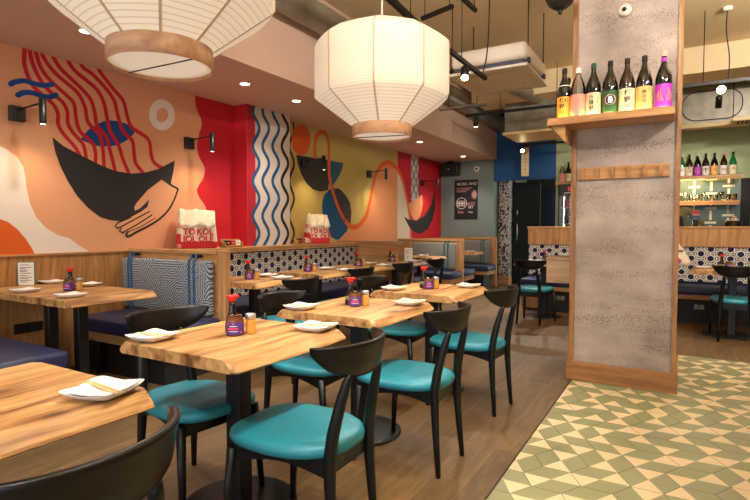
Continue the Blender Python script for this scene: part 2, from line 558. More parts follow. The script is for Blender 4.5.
for cx in range(-3, 20):
    for cy in range(-28, 15):
        x0 = -.508 + cx * SD * 1.5
        y0 = 2.765 + (cy + (.5 if cx % 2 else 0)) * SD * math.sqrt(3)
        if x0 < TX - SD or x0 > RX + SD or y0 < RY - .2 or y0 > TY + SD:
            continue
        k = KNOWN.get((cx, cy), rng.randrange(3))
        cor = [(x0 + (SD - .0018) * math.cos(PI / 3 * i), y0 + (SD - .0018) * math.sin(PI / 3 * i)) for i in range(6)]
        for i in range(6):
            # sector i lies between corner i and i + 1; sectors 1 and 4 are top and bottom
            pale = (i % 3) == (1 - k) % 3
            t = [(x0, y0), cor[i], cor[(i + 1) % 6]]
            t = clip(t, 0, TX, True); t = clip(t, 0, RX, False) if t else t; t = clip(t, 1, TY, False) if t else t; t = clip(t, 1, RY, True) if t else t
            if len(t) >= 3:
                b.poly([(p[0], p[1], 0) for p in t], 'tile_cream' if pale else 'tile_green')
b.box(TX - .006, TX + .002, RY, TY, -.004, .001, 'ink')
struct(b.build('floor_tiles', fix=False))

# walls
b = MB(); b.box(WX - .2, WX, RY, BY + .2, 0, CZ, 'paint_soffit')
struct(b.build('wall_left'))
b = MB(); b.box(WX, -3.40, BY, BY + .2, 0, SZ, 'grey_wall'); b.box(-3.40, -3.39, BY, BY + .2, 0, SZ, 'grey_wall')
struct(b.build('wall_back'))
# soffit over the booths
b = MB(); b.box(WX, SX, RY, BY + .2, SZ, CZ, 'paint_soffit')
struct(b.build('ceiling_soffit'))
b = MB(); b.box(WX - .2, RX + .2, RY, BY + 2.2, CZ, CZ + .15, 'paint_ceil')
struct(b.build('ceiling'))
b = MB(); b.box(-3.02, RX, 8.25, 8.95, 3.30, CZ, 'paint_ceil')
struct(b.build('ceiling_beam'))
# the back of the room: dark lobby, blue bulkhead above it, pale green wall of the bar
b = MB(); b.box(-3.39, -3.19, BY + .9, BY + 2, 0, CZ, 'green_dark'); b.box(-3.40, -3.385, BY + .2, BY + 2, 0, CZ, 'green_dark')
struct(b.build('wall_lobby_side'))
b = MB(); b.box(-3.4, -2.1, BY + 1.9, BY + 2.0, 0, CZ, 'dark_wall')
struct(b.build('wall_lobby'))
b = MB(); b.box(-3.40, -2.14, BY, BY + .12, 2.21, CZ, 'blue_wall')
struct(b.build('wall_bulkhead'))
M['bar_tile'] = mat('bar_tile_green', (66, 84, 66), .3)
M['bar_bar'] = mat('bar_tile_cream', (232, 218, 176), .35)
b = MB(); b.box(-2.14, RX, BY, BY + .2, 0, CZ, 'green_wall')
# glazed tiles with cream dashes up and across, below the bottle shelf
b.box(-.6, .875, BY - .012, BY, 1.0, 2.16, 'bar_tile')
for i in range(12):
    for j in range(9):
        u, v = -.55 + i * .125, 1.06 + j * .125
        if (i + 2 * j) % 4 == 0 and u < .84:
            b.box(u - .085, u + .085, BY - .014, BY - .012, v - .018, v + .018, 'bar_bar')
        elif (i + 2 * j) % 4 == 2 and u < .84:
            b.box(u - .018, u + .018, BY - .014, BY - .012, v - .08, v + .08, 'bar_bar')
struct(b.build('wall_bar'))
b = MB(); b.box(.875, 1.0, BY - .10, BY, 0, 2.05, 'ink')
struct(b.build('trim_bar_post'))
b = MB(); b.box(RX, RX + .2, RY, BY + .2, 0, CZ, 'plain_wall')
struct(b.build('wall_right'))
# shopfront behind the viewer: piers, sill and head leave two tall windows open to the daylight
b = MB()
for x0, x1 in ((WX, -4.1), (-1.0, -.6), (2.7, RX)):
    b.box(x0, x1, RY - .2, RY, 0, CZ, 'plain_wall')
b.box(WX, RX, RY - .2, RY, 0, .25, 'plain_wall'); b.box(WX, RX, RY - .2, RY, 3.3, CZ, 'plain_wall')
struct(b.build('wall_shopfront'))
# wood panelling below the mural beside the near booth, with its cap rail
b = MB(); b.box(WX, WX + .022, RY, 3.07, 0, .985, 'panel_z'); b.box(WX, WX + .034, RY, 3.07, .985, 1.0, 'oak_y')
struct(b.build('trim_1'))
# shallow pier in the mural wall
PX0, PY0 = -4.39, 4.47
PY1 = wall_pt(289.8, 180, PX0)[0]
b = MB(); b.box(WX, PX0, PY0, PY1, 1.0, SZ, 'paint_soffit')
struct(b.build('wall_pier'))

# ------------------------------------------------------------------ concrete pillar cased in oak
pil = MB(); pil.box(-.715, -.036, 4.345, 5.0, 0, CZ, 'concrete')
pil = struct(pil.build('pillar'))
b = MB()
b.box(-.752, -.715, 4.325, 4.36, .14, CZ, 'trim_wood'); b.box(-.752, -.735, 4.36, 5.02, .14, CZ, 'trim_wood')
b.box(-.036, -.006, 4.325, 4.36, .14, CZ, 'trim_wood'); b.box(-.026, -.006, 4.36, 5.02, .14, CZ, 'trim_wood')
b.box(-.735, -.026, 5.0, 5.02, .14, CZ, 'trim_wood')
b.build('corner_trim', pil)
b = MB(); b.box(-.768, .008, 4.305, 5.035, 0, .148, 'trim_wood_x', .004)
b.build('plinth', pil)

# ================================================================== MURAL
PAL = dict(peach=(218, 156, 116), white=(228, 214, 204), orange=(214, 92, 20), red=(192, 14, 34), dark=(34, 29, 28), blue=(8, 66, 132),
           yellow=(200, 176, 98), teal=(10, 84, 130), org2=(226, 98, 34), grey=(60, 54, 48), bluegrey=(46, 92, 116), cream=(226, 208, 178),
           red2=(176, 22, 36), stripe=(214, 200, 188), peach2=(228, 150, 100))
for k, v in PAL.items():
    M['mu_' + k] = mat('mural_paint_' + k, v, .75)
mur = MB()
def mpts(px, X):
    return [wall_pt(x, y, X) for x, y in px]
def spline(pts, n=6, closed=False):
    out = []
    N = len(pts)
    rngi = range(N if closed else N - 1)
    for i in rngi:
        if closed:
            p0, p1, p2, p3 = (pts[(i + k - 1) % N] for k in range(4))
        else:
            p0, p1, p2, p3 = pts[max(i - 1, 0)], pts[i], pts[i + 1], pts[min(i + 2, N - 1)]
        for t in range(n):
            t /= n
            out.append(tuple(.5 * (2 * p1[k] + (p2[k] - p0[k]) * t + (2 * p0[k] - 5 * p1[k] + 4 * p2[k] - p3[k]) * t * t + (3 * p1[k] - p0[k] - 3 * p2[k] + p3[k]) * t ** 3) for k in (0, 1)))
    if not closed:
        out.append(pts[-1])
    return out
LAY = [0]
def clampz(p):
    return (min(p[0], BY - .002), min(max(p[1], 1.001), SZ - .001))
def fill(px, col, X=WX, smooth=False, up=.00025):
    """a painted area given by its outline"""
    LAY[0] += 1
    pts = spline(px, 6, True) if smooth else px
    w = [clampz(p) for p in mpts(pts, X)]
    x = X + .001 + LAY[0] * up
    t = bmesh.new()
    vs = [t.verts.new((x, p[0], p[1])) for p in w]
    es = [t.edges.new((vs[i], vs[(i + 1) % len(vs)])) for i in range(len(vs))]
    bmesh.ops.triangle_fill(t, use_beauty=True, use_dissolve=False, edges=es, normal=(1, 0, 0))
    for f in t.faces:
        if f.normal.x < 0:
            f.normal_flip()
    mur.add(t, 'mu_' + col)
def stroke(px, wpx, col, X=WX, smooth=True, taper=False):
    """a painted line of even width"""
    LAY[0] += 1
    w = mpts(px, X)
    if smooth:
        w = spline(w, 6)
    y, z = w[len(w) // 2]
    dep = (Vector((X, y, z - EYE))).dot(_F)
    h = wpx * dep / F_PX / 2
    x = X + .001 + LAY[0] * .00025
    L, Rr = [], []
    for i, p in enumerate(w):
        a, c = w[max(i - 1, 0)], w[min(i + 1, len(w) - 1)]
        d = math.hypot(c[0] - a[0], c[1] - a[1]) or 1
        n = (-(c[1] - a[1]) / d, (c[0] - a[0]) / d)
        L.append(clampz((p[0] + n[0] * h, p[1] + n[1] * h))); Rr.append(clampz((p[0] - n[0] * h, p[1] - n[1] * h)))
    for i in range(len(w) - 1):
        q = [(x, L[i][0], L[i][1]), (x, L[i + 1][0], L[i + 1][1]), (x, Rr[i + 1][0], Rr[i + 1][1]), (x, Rr[i][0], Rr[i][1])]
        try:
            mur.poly(q, 'mu_' + col)
        except ValueError:
            pass
    if not taper:      # round ends
        for p in (w[0], w[-1]):
            if 1.02 < p[1] < SZ - .02:
                c = [clampz((p[0] + h * math.cos(a * PI / 6), p[1] + h * math.sin(a * PI / 6))) for a in range(12)]
                mur.poly([(x + .0001, q[0], q[1]) for q in c], 'mu_' + col)
def rect(y0, y1, z0, z1, col, X=WX):
    LAY[0] += 1
    x = X + .001 + LAY[0] * .00025
    mur.poly([(x, y0, z0), (x, y1, z0), (x, y1, z1), (x, y0, z1)], 'mu_' + col)
def Y_of(px, X=WX):
    return wall_pt(px, 180, X)[0]

# first field: the noodle bowl
rect(-1.5, PY0, 1.0, SZ, 'peach')
fill([(-60, 118), (0, 146), (7, 149.6), (17, 157), (23, 166), (25, 176), (26.4, 188), (30, 203.6), (36, 217), (45.6, 227.6), (57.6, 235), (69.6, 238.4), (79, 245.6), (89, 252.5), (-60, 262)], 'white')
fill([(-60, 232), (-30, 217), (0, 219), (8, 222), (17, 229), (25, 238), (31, 247), (34.5, 256), (-60, 262)], 'orange')
red_edge = spline([(195, 90), (195, 97), (196, 108), (201.7, 122), (199, 134), (197, 146), (199, 157), (204.5, 168), (203, 178), (197, 189), (199, 197), (205, 206), (206, 214), (202, 228), (200, 240), (200, 252)], 4)
fill(red_edge + [(250, 252), (250, 90)], 'red')
fill([(80.3, 139.4), (84, 134.5), (88, 130), (97, 124), (103, 121.5), (110, 120.4), (117, 121), (123, 122.5), (130, 125.5), (137.5, 129), (132, 135.5), (126, 140.7), (121, 143.5), (115.4, 145.4), (109, 146.4), (102.4, 146.4), (97, 145.8), (92, 144.6), (86, 142)], 'blue')
NOOD = [
 [(24, 48), (24.3, 51.6), (24, 62), (27, 74), (33, 86), (41, 94), (49, 100.4), (55, 107), (58, 115), (58, 124), (63.4, 134), (74, 146), (80, 156)],
 [(29, 48), (30, 53), (32, 62), (36, 72), (43, 84), (52.5, 94), (62, 101.7), (67, 111), (68, 124), (74, 134), (83, 144.6), (86, 158)],
 [(35, 50), (36.5, 55), (40, 66), (47, 77), (57, 87), (66, 95), (73.8, 104), (76, 118.6), (80, 131.6), (92, 143), (95.4, 153.7), (95, 164)],
 [(40, 50), (43, 56.5), (49, 66), (58, 76), (70, 86), (79, 95), (85, 108), (88, 122.5), (98.5, 134), (102.4, 147), (104, 168)],
 [(51, 53), (54.4, 59.6), (60, 68), (70, 78), (81.6, 89), (90.7, 100), (94.6, 113), (97, 126), (106, 137), (110, 151), (115, 171)],
 [(66, 57), (69.6, 64), (76, 72), (87, 81), (97, 90), (103.7, 103), (107, 118.6), (110, 131.6), (118, 144.6), (123, 160), (129, 174)],
 [(80, 61), (83, 67.6), (93, 75), (106, 89), (114, 101), (118, 117), (123, 131.6), (132, 140.7), (134, 155), (136, 164), (144, 174)],
 [(97, 65), (100, 72), (106, 80), (113, 89), (123, 101), (127, 116), (132, 127.7), (148, 139.4), (151, 155), (154.4, 163), (162, 168)]]
for l in NOOD:
    stroke(l, 4.1, 'red')
for l in ([(10.5, 84.2), (14.4, 82.2), (24, 80.9), (33.6, 83.6), (43, 85.5), (52, 84.4)], [(17.5, 95.2), (24, 92.6), (32, 92.9), (41.6, 96), (49.6, 96.9), (56, 95)]):
    stroke(l, 5, 'blue')
BOWL = [(52, 137), (63, 146), (80, 155), (100, 165), (115, 171), (131, 173.6), (145, 172.5), (158, 169), (174.5, 160.5), (173, 172), (170, 186), (160, 197), (150, 206), (140, 213), (130, 218.5), (120, 221), (110, 220), (100, 217), (88, 208), (77, 196), (68, 182), (60, 166), (55, 152)]
fill(BOWL, 'dark')
HAND = [(162, 179), (177.7, 189), (174, 199.5), (168, 210), (159, 219), (147, 226.5), (136.5, 231.7), (129, 236), (126, 235.3), (127.5, 232), (122, 232.7), (119.2, 230.6), (120.8, 228.2), (117, 228.2), (115, 225.8), (118, 222.5), (130, 217.5), (141, 211.5), (147, 207), (149, 199.5), (139.5, 208.5), (134.6, 210.7), (134, 207), (136.5, 202.5), (147, 190.5)]
fill(HAND, 'peach')
stroke([(162, 179), (170, 184.6), (177.7, 189)], 2.1, 'dark')
stroke([(177.7, 189), (174, 199.5), (168, 210), (159, 219), (147, 226.5), (136.5, 231.7), (129, 236), (126, 235.3), (127.5, 232)], 2.1, 'dark')
stroke([(130, 217.5), (118, 222.5), (115, 225.8), (117, 228.2), (122, 226), (135, 219), (149, 211.5)], 1.4, 'dark', smooth=False)
stroke([(121, 228.2), (119.2, 230.6), (122, 232.7), (136, 225), (151.5, 215)], 1.4, 'dark', smooth=False)
stroke([(127.5, 232), (140, 227), (155, 218)], .9, 'dark', smooth=False)
def ell(cx, cy, rx, ry, n=28):
    return [(cx + rx * math.cos(2 * PI * i / n), cy + ry * math.sin(2 * PI * i / n)) for i in range(n)]
stroke(ell(161.7, 114.9, 9.4, 11.4) + ell(161.7, 114.9, 9.4, 11.4)[:1], 8.4, 'white', smooth=False, taper=True)
# pier: red flank, then the wave panel
x = PX0 + .001
mur.poly([(WX, PY0 - .001, 1.0), (PX0, PY0 - .001, 1.0), (PX0, PY0 - .001, SZ), (WX, PY0 - .001, SZ)], 'mu_red')
LAY[0] = 0
rect(PY0, Y_of(255.5, PX0), 1.0, SZ, 'red2', PX0)
LAY[0] += 1
def wave(cx, x0=0, ph=0, n=34, amp=3.2):
    return [(cx + x0 + amp * math.cos((y - 128.5) / 35 * 2 * PI + ph), y) for y in [100 + 5 * i for i in range(31)]]
w1 = wave(255.8)
fill([p for p in w1] + [(289.6, 250), (289.6, 100)], 'stripe', PX0)
for cx, c in ((256, 'teal'), (265.6, 'teal'), (275.6, 'teal'), (284.8, 'dark')):
    stroke(wave(cx), 3.8, c, PX0)
LAY[0] = 0
# second field
rect(PY1, Y_of(397.4), 1.0, SZ, 'yellow')
stroke(wave(291.6, amp=2.4), 3, 'dark')
fill(ell(301, 139.7, 9.5, 15.7), 'org2')
fill([(296, 155), (328.5, 160), (328.5, 190), (320, 191.6), (313, 189.5), (306, 183), (301, 174), (298, 165)], 'grey')
fill([(328.5, 160.2), (343.3, 163), (341.5, 171), (337, 179.5), (331.5, 187.5), (328.5, 184)], 'bluegrey')
fill([(334, 187.5), (328.5, 190.5), (324, 196), (322, 204), (322.5, 214), (325, 225), (329.5, 234.5), (335.6, 239.6), (342, 237.5), (347.5, 229), (347, 216), (342, 200)], 'teal', smooth=True)
fill([(336.5, 187.8), (340.4, 189.5), (346, 196), (350, 203), (351.3, 212), (350.4, 224), (343, 219.5), (337, 209), (333, 196)], 'grey')
CUR = [(315, 158), (314.6, 147), (316, 137), (319, 132.8), (322, 132.2), (325.4, 134), (328, 141), (328.8, 155), (328.6, 170), (330, 181), (333.4, 194), (338.4, 208), (344.6, 220.5), (351, 227), (359, 225), (366, 215.5), (369.6, 202), (372.4, 188), (376, 174), (380.6, 166), (386.4, 162.6), (392, 164), (397, 169), (401.6, 178.5), (405.4, 193), (408.2, 208), (410, 223), (411, 242)]
i0 = 13
fill(CUR[i0:21] + [(386.4, 162.6), (392, 164), (397.4, 169.6), (397.4, 245), (337, 245), (339.5, 239), (345, 233)], 'peach2')
fill([(397.4, 169.6), (401.6, 178.5), (405.4, 193), (408.2, 208), (410, 223), (411, 245), (397.4, 245)], 'cream')
fill([(397.4, 140), (450, 140), (450, 250), (411, 250), (411, 242), (410, 223), (408.2, 208), (405.4, 193), (401.6, 178.5), (397.4, 169.6)], 'red')
stroke(CUR[:13], 4.4, 'org2'); LAY[0] -= 1
stroke(CUR[12:], 4.8, 'org2')
fill([(411, 146), (418.2, 148), (418.2, 198), (413, 202.5), (411, 200)], 'stripe')
for cx, c, ph in ((412.4, 'dark', 0), (414.8, 'teal', PI), (417, 'dark', 0)):
    stroke([(cx + 1.1 * math.cos(y / 13.5 * 2 * PI + ph), y) for y in [147 + 3 * i for i in range(18)]], 1.3, c)
fill([(408.4, 203.6), (422, 194.6), (422.6, 203), (421.6, 210), (419.6, 217), (416.4, 220.6), (413, 219.4), (410.5, 214)], 'peach2')
fill([(403.6, 216.2), (408.4, 219.6), (416.4, 220.6), (424.4, 215.6), (430.8, 205), (435, 190), (435, 208.4), (432.4, 219.6), (427.6, 229), (419.6, 234), (413, 231.6), (408.4, 226)], 'dark')
o = mur.build('mural', fix=False)
tag(o, 'painted mural of red noodles, black bowls and waves covering the long left wall', 'mural')
# ================================================================== BOOTHS AND BANQUETTE
PX_END = -3.32       # face of the end posts
BOOTH = {1: 'first', 2: 'second', 3: 'third', 4: 'last'}
def partition(name, Y, label, pegs=(), th=.06, peg_side=-1):
    r = thing(name, (WX, Y, 0), label, 'partition', 'booth partitions')
    W = PX_END - WX
    b = MB(); b.box(.024, W - .05, -th / 2, th / 2, 0, .985, 'oak_x', .003); b.build('panel', r)
    b = MB(); b.box(.024, W - .05, -th / 2 - .012, th / 2 + .012, .985, 1.022, 'oak_x', .004); b.build('top_rail', r)
    b = MB(); b.box(W - .045, W + .035, -.04, .04, 0, 1.024, 'oak_z', .006); b.build('end_post', r)
    for x in pegs:
        p = MB()
        p.tube([(x, peg_side * th / 2, .968), (x, peg_side * (th / 2 + .04), .968)], .011, 'blackm', 8)
        p.tube([(x, peg_side * (th / 2 + .04), .968), (x, peg_side * (th / 2 + .05), .968)], .016, 'blackm', 8)
        p.build('peg', r)
    return r
PY = {1: 3.10, 2: 6.60, 3: 8.62, 4: 10.54}
PEG = {1: (.145, .19, .985, 1.045), 2: (.80, .88), 3: (.28, .35, 1.0, 1.07), 4: (1.02, 1.08)}
partition('booth_partition', PY[1], 'oak booth partition with end post between striped cushion and navy banquette', PEG[1])
partition('booth_partition', PY[2], 'bare oak booth partition at the far end of the navy circle banquette', PEG[2], peg_side=1)
partition('booth_partition', PY[3], 'oak booth partition with grey cushion, second from the grey back wall', PEG[3])
partition('booth_partition', PY[4], 'oak booth partition standing against the grey back wall', PEG[4])

def hung_cushion(Y, z0, z1, m, sm, straps, label, x1=-3.39):
    """padded back cushion tied by straps to the pegs of a partition"""
    r = thing('back_cushion', (WX, Y, 0), label, 'cushion', 'back cushions hung on the booths')
    b = MB(); b.box(.03, x1 - WX, -.085, 0, z0, z1, m, .028, 3); b.build('pad', r)
    for x in straps:
        s = MB()
        w = .011
        path = [(-.0, .978), (-.055, .985), (-.062, z1 + .012), (-.082, z1 + .003), (-.0885, z1 - .04), (-.0885, z0 + .04), (-.08, z0 - .003), (-.02, z0 - .003)]
        s.rings([[(x - w, y, z), (x + w, y, z), (x + w, y - .004, z + .003), (x - w, y - .004, z + .003)] for y, z in path], sm, smooth=False)
        s.build('strap', r)
    return r
hung_cushion(PY[1] - .035, .465, .935, 'hatch_blue', 'strap', PEG[1], 'blue hatched back cushion with blue straps hanging in the near booth')
hung_cushion(PY[3] - .035, .48, .955, 'hatch_grey', 'strap_teal', PEG[3], 'grey hatched back cushion with teal straps, on second partition from back wall')
hung_cushion(PY[4] - .035, .48, .955, 'hatch_grey', 'strap_teal', PEG[4], 'grey hatched back cushion with teal straps under the black poster')

def bench(y0, y1, label, x0=-4.44, x1=-3.26, z=.465, front=-1):
    """booth bench: leather seat on a timber rail; front = side people face"""
    r = thing('booth_bench', (WX, (y0 + y1) / 2, 0), label, 'bench', 'booth benches')
    d = (y1 - y0) / 2
    b = MB(); b.box(x0 - WX, x1 - WX, -d, d, z - .115, z, 'navy', .03, 3); b.build('seat', r)
    b = MB(); b.box(x0 - WX + .02, x1 - WX - .02, -d + .03, d - .03, z - .19, z - .11, 'oak_x', .003); b.build('seat_rail', r)
    k = front * (d - .1)
    b = MB(); b.box(x0 - WX + .06, x1 - WX - .12, min(k, -front * d), max(k, -front * d), 0, z - .185, 'dark_wall'); b.build('plinth', r)
    for x in (x0 - WX + .3, x1 - WX - .3):
        l = MB(); l.box(x - .018, x + .018, front * (d - .06) - .018, front * (d - .06) + .018, 0, z - .185, 'blackm'); l.build('leg', r)
    return r
bench(1.16, 1.74, 'navy leather bench in front of the near booth table, at the left frame edge', front=1, x1=-3.20)
bench(2.44, 3.01, 'navy leather bench below the blue hatched cushion, behind the near booth table')
bench(6.66, 7.2, 'navy leather bench just behind the bare oak partition', front=1)
bench(8.02, 8.53, 'navy leather bench below the left one of the two grey cushions')
bench(8.69, 9.2, 'navy leather bench sticking out behind the end post of the grey cushion', front=1)
bench(9.9, 10.45, 'navy leather bench below the grey cushion at the back wall')

# navy cloth with interlaced rings, printed as thin linework on the panel
M['ring_cream'] = mat('printed_ring_cream', (244, 236, 222), .85)
M['ring_navy'] = mat('printed_navy_cloth', (18, 25, 66), .85)
def rings_on(b, u0, u1, v0, v1, s, place, m='ring_cream'):
    """place(u, v, k) gives the 3D point on the panel, k lifts one layer above the next"""
    col = 0
    u = u0 - s
    while u < u1 + s:
        v = v0 - s + (s / 2 if col % 2 else 0)
        while v < v1 + s:
            for rad, w in ((.345 * s, .105 * s), (.535 * s, .095 * s)):
                n = 18
                for i in range(n):
                    a0, a1 = 2 * PI * i / n, 2 * PI * (i + 1) / n
                    q = [(u + rr * math.cos(a), v + rr * math.sin(a)) for rr, a in ((rad - w / 2, a0), (rad + w / 2, a0), (rad + w / 2, a1), (rad - w / 2, a1))]
                    for ax, lo, hi in ((0, u0, u1), (1, v0, v1)):
                        q = clip(q, ax, lo, True) if q else q
                        q = clip(q, ax, hi, False) if q else q
                    if len(q) >= 3:
                        try:
                            b.poly([place(p[0], p[1]) for p in q], m)
                        except ValueError:
                            pass
            v += s
        col += 1
        u += s * .866
# banquette along the mural
r = thing('banquette', (WX, 4.85, 0), 'long navy banquette with ring patterned back below the wooden ledge and mural', 'banquette')
ya, yb = 3.165 - 4.85, 6.55 - 4.85
b = MB(); b.box(.43, .98, ya, yb, .35, .465, 'navy', .025, 3); b.build('seat', r)
b = MB(); b.box(.43, .90, ya, yb, 0, .345, 'dark_wall'); b.build('plinth', r)
b = MB(); b.box(.28, .40, ya, yb, .36, .945, 'ring_navy', .012, 2)
rings_on(b, ya + .012, yb - .012, .46, .935, .125, lambda u, v: (.4012, u, v))
b.build('backrest', r, fix=False)
b = MB(); b.box(.003, .43, ya, yb, .945, 1.0, 'oak_y', .004); b.build('ledge', r)

# ================================================================== TABLES
def live_top(b, w, d, z0, z1, seed, m='oak_top', sharp=0):
    """slab with waney long edges: the lower lip is wider than the top"""
    rg = random.Random(seed)
    n = 40
    prof = []
    a = [rg.uniform(-1, 1) for _ in range(8)]
    for i in range(n + 1):
        t = i / n
        y = -d / 2 + d * t
        lo = .006 * sum(a[k] * math.sin((k + 1.3) * 3.1 * t + a[k + 2] * 5) for k in range(3))
        hi = .006 * sum(a[k + 3] * math.sin((k + 1.2) * 3.4 * t + a[k + 1] * 4) for k in range(3))
        e_ = min(t, 1 - t) * d
        rd = .03 - math.sqrt(max(0, .03 ** 2 - max(0, .03 - e_) ** 2))
        L, H = -w / 2 + lo + rd, w / 2 + hi - rd
        prof.append([(L + .012, y, z0), (L, y, z0 + .008), (L + .004, y, z0 + .016), (L + .034, y, z1 - .004), (L + .043, y, z1),
                     (H - .043, y, z1), (H - .034, y, z1 - .004), (H - .004, y, z0 + .016), (H, y, z0 + .008), (H - .012, y, z0)])
    b.rings(prof, m, smooth=False)
def table(x, y, w, d, label, seed, group, rot=0, z=.75, legs='one', base=.25):
    r = thing('dining_table', (x, y, 0), label, 'table', group, rot)
    b = MB(); live_top(b, w, d, z - .046, z, seed); b.build('tabletop', r)
    if legs == 'one':
        b = MB(); b.box(-.04, .04, -.04, .04, .012, z - .05, 'blackm', .006); b.build('column', r)
        b = MB(); b.lathe([(base, 0), (base, .008), (base - .02, .013), (.05, .016)], 'blackm', n=36); b.build('base', r)
        b = MB(); b.box(-.22, .22, -.03, .03, z - .055, z - .042, 'blackm'); b.box(-.03, .03, -.22, .22, z - .055, z - .042, 'blackm'); b.build('top_bracket', r)
    else:
        for xx in (-legs, legs):
            b = MB(); b.box(xx - .036, xx + .036, -.036, .036, .012, z - .042, 'blackm', .004); b.build('leg', r)
        b = MB(); b.box(-legs - .2, legs + .2, -.2, .2, 0, .012, 'blackm', .003); b.build('base', r)
    return r
GM, GB, GO = 'live edge tables of the middle row', 'live edge tables along the banquette', 'tables in the booths'
TB = {
 'T1': (-1.60, .585, .70, .68, 'live-edge oak table nearest the viewer at lower left with knotty top', GM),
 'T2': (-1.635, 1.60, .70, .68, 'live-edge oak table in the front centre, second in the middle row', GM),
 'T3': (-1.63, 2.57, .69, .71, 'live-edge oak table in the middle, third of the middle row', GM),
 'T4': (-1.62, 3.59, .69, .71, 'live-edge oak table farthest away in the middle row', GM),
 'B1': (-3.33, 3.47, .68, .64, 'live-edge oak table at banquette, right behind the near booth post', GB),
 'B2': (-3.36, 4.45, .68, .64, 'live-edge oak table at banquette, second from the near booth', GB),
 'B3': (-3.35, 5.40, .68, .64, 'live-edge oak table at banquette, third from the near booth', GB),
 'B4': (-3.36, 6.24, .70, .58, 'live-edge oak table at banquette, farthest, before the bare oak partition', GB)}
for i, (k, v) in enumerate(TB.items()):
    table(*v[:4], v[4], 11 + i, v[5])
table(-3.93, 2.11, 1.30, .64, 'wide oak booth table with menu, at left against wood panelling', 31, GO, legs=.20)
table(-3.87, 7.64, 1.16, .52, 'oak booth table in front of the left grey cushion', 32, GO, legs=.2)
table(-3.90, 9.60, 1.16, .56, 'oak booth table in front of the back wall cushion', 33, GO, legs=.2)
table(-1.60, 7.30, .70, .62, 'small oak table at the bar bench left of the pillar', 34, 'tables at the bar bench', base=.24)
table(.52, 7.02, .80, .66, 'small oak table at the bar bench right of the pillar', 35, 'tables at the bar bench', base=.28)
table(-.52, 7.34, .70, .60, 'oak table at the bar bench mostly hidden behind the pillar', 36, 'tables at the bar bench', base=.24)

# ================================================================== CHAIRS
def make_chair(label):
    r = thing('dining_chair', (0, 0, 0), label, 'chair', 'black and teal dining chairs')
    # seat pad: rounded trapezoid, crowned on top
    def outline(s, dz):
        pts = []
        n = 40
        for i in range(n):
            a = 2 * PI * i / n
            c, q = math.cos(a), math.sin(a)
            e = 2 / 3.4
            x = (.258 if c > 0 else .238) * math.copysign(abs(c) ** e, c)
            y = .218 * math.copysign(abs(q) ** e, q)
            y *= 1 - .30 * max(0, -x / .238) ** 1.6 - .02 * max(0, x / .238)
            pts.append((x * s, y * s, dz))
        return pts
    b = MB()
    b.rings([outline(.93, .410), outline(.985, .416), outline(1.0, .432), outline(.985, .446), outline(.93, .455), outline(.78, .460), outline(.5, .4605), outline(.2, .459)], 'teal')
    b.build('seat', r)
    # frame below the seat: two arched side rails, front and back rail
    b = MB()
    for s in (-1, 1):
        n = 10
        rg_ = []
        for i in range(n + 1):
            t = i / n
            x = .175 + (-.215 - .175) * t
            y = s * (.180 + (.130 - .180) * t)
            zb = .345 + .035 * math.sin(PI * t)
            rg_.append([(x, y - .011, zb), (x, y + .011, zb), (x, y + .011, .412), (x, y - .011, .412)])
        b.rings(rg_, 'black', smooth=False)
    b.box(.160, .184, -.175, .175, .352, .412, 'black'); b.box(-.215, -.193, -.12, .12, .352, .412, 'black')
    b.build('seat_frame', r)
    for s in (-1, 1):
        l = MB(); l.tube([(.215, s * .205, 0), (.203, s * .197, .18), (.183, s * .187, .40)], [.0125, .0165, .021], 'black', 12); l.build('leg', r)
    for s in (-1, 1):
        l = MB()
        l.tube([(-.246, s * .146, 0), (-.232, s * .140, .16), (-.221, s * .135, .32), (-.219, s * .132, .42), (-.228, s * .126, .50), (-.250, s * .117, .60), (-.272, s * .106, .685), (-.283, s * .102, .715)],
               [.0125, .0165, .0205, .0230, .0225, .0200, .0160, .0100], 'black', 12)
        l.build('leg', r)
    # crescent backrest: tall in the middle, running to a point at both tips
    b = MB()
    n = 28
    rs = []
    A = 1.22
    for i in range(n + 1):
        t = -1 + 2 * i / n
        a = t * A
        y = .207 * math.sin(a) / math.sin(A)
        x = -.308 + .115 * (1 - math.cos(a)) / (1 - math.cos(A))
        nx, ny = -math.cos(a * .92), math.sin(a * .92)
        h = .098 * (1 - abs(t) ** 3.0) + .026
        zt = .820 - .004 * t * t
        zb = zt - h
        th = .012 * (1 - .35 * t * t)
        lean = .022 * (h / .14)
        ring = []
        for (v, o) in ((0, 0), (.12, -1), (.5, -1.05), (.86, -1.15), (.96, -1.1), (1, -.3), (1, .75), (.95, 1.35), (.86, 1.2), (.5, 1.0), (.12, 1)):
            z = zb + h * v
            off = o * th * .8 + lean * (v - .5)
            ring.append((x + nx * off, y + ny * off, z))
        rs.append(ring)
    b.rings(rs, 'back_wood')
    b.build('backrest', r)
    return r
CH = [
 (-1.155, .530, 181, 'black and teal chair nearest the viewer, only its curved back seen at lower left'),
 (-1.240, 1.545, 181, 'black and teal chair in front centre, right of the front centre table'),
 (-1.225, 2.42, 178, 'black and teal chair right of the third middle-row table'),
 (-1.235, 3.37, 175, 'black and teal chair right of the farthest middle-row table, nearest the pillar'),
 (-1.895, 1.585, -7, 'black and teal chair tucked left of the front centre table'),
 (-1.830, 2.38, 3, 'black and teal chair tucked left of the third middle-row table'),
 (-1.900, 3.55, 4, 'black and teal chair tucked left of the farthest middle-row table'),
 (-2.82, 3.24, 180, 'black chair facing the first banquette table behind the near booth post'),
 (-2.97, 4.38, 180, 'black chair facing the second banquette table'),
 (-2.97, 5.28, 180, 'black chair facing the third banquette table'),
 (-2.95, 6.16, 180, 'black chair facing the farthest banquette table before the oak partition'),
 (-1.60, 6.75, 86, 'black and teal chair facing the bar bench left of the pillar'),
 (.52, 6.80, 90, 'black and teal chair facing the bar bench right of the pillar')]
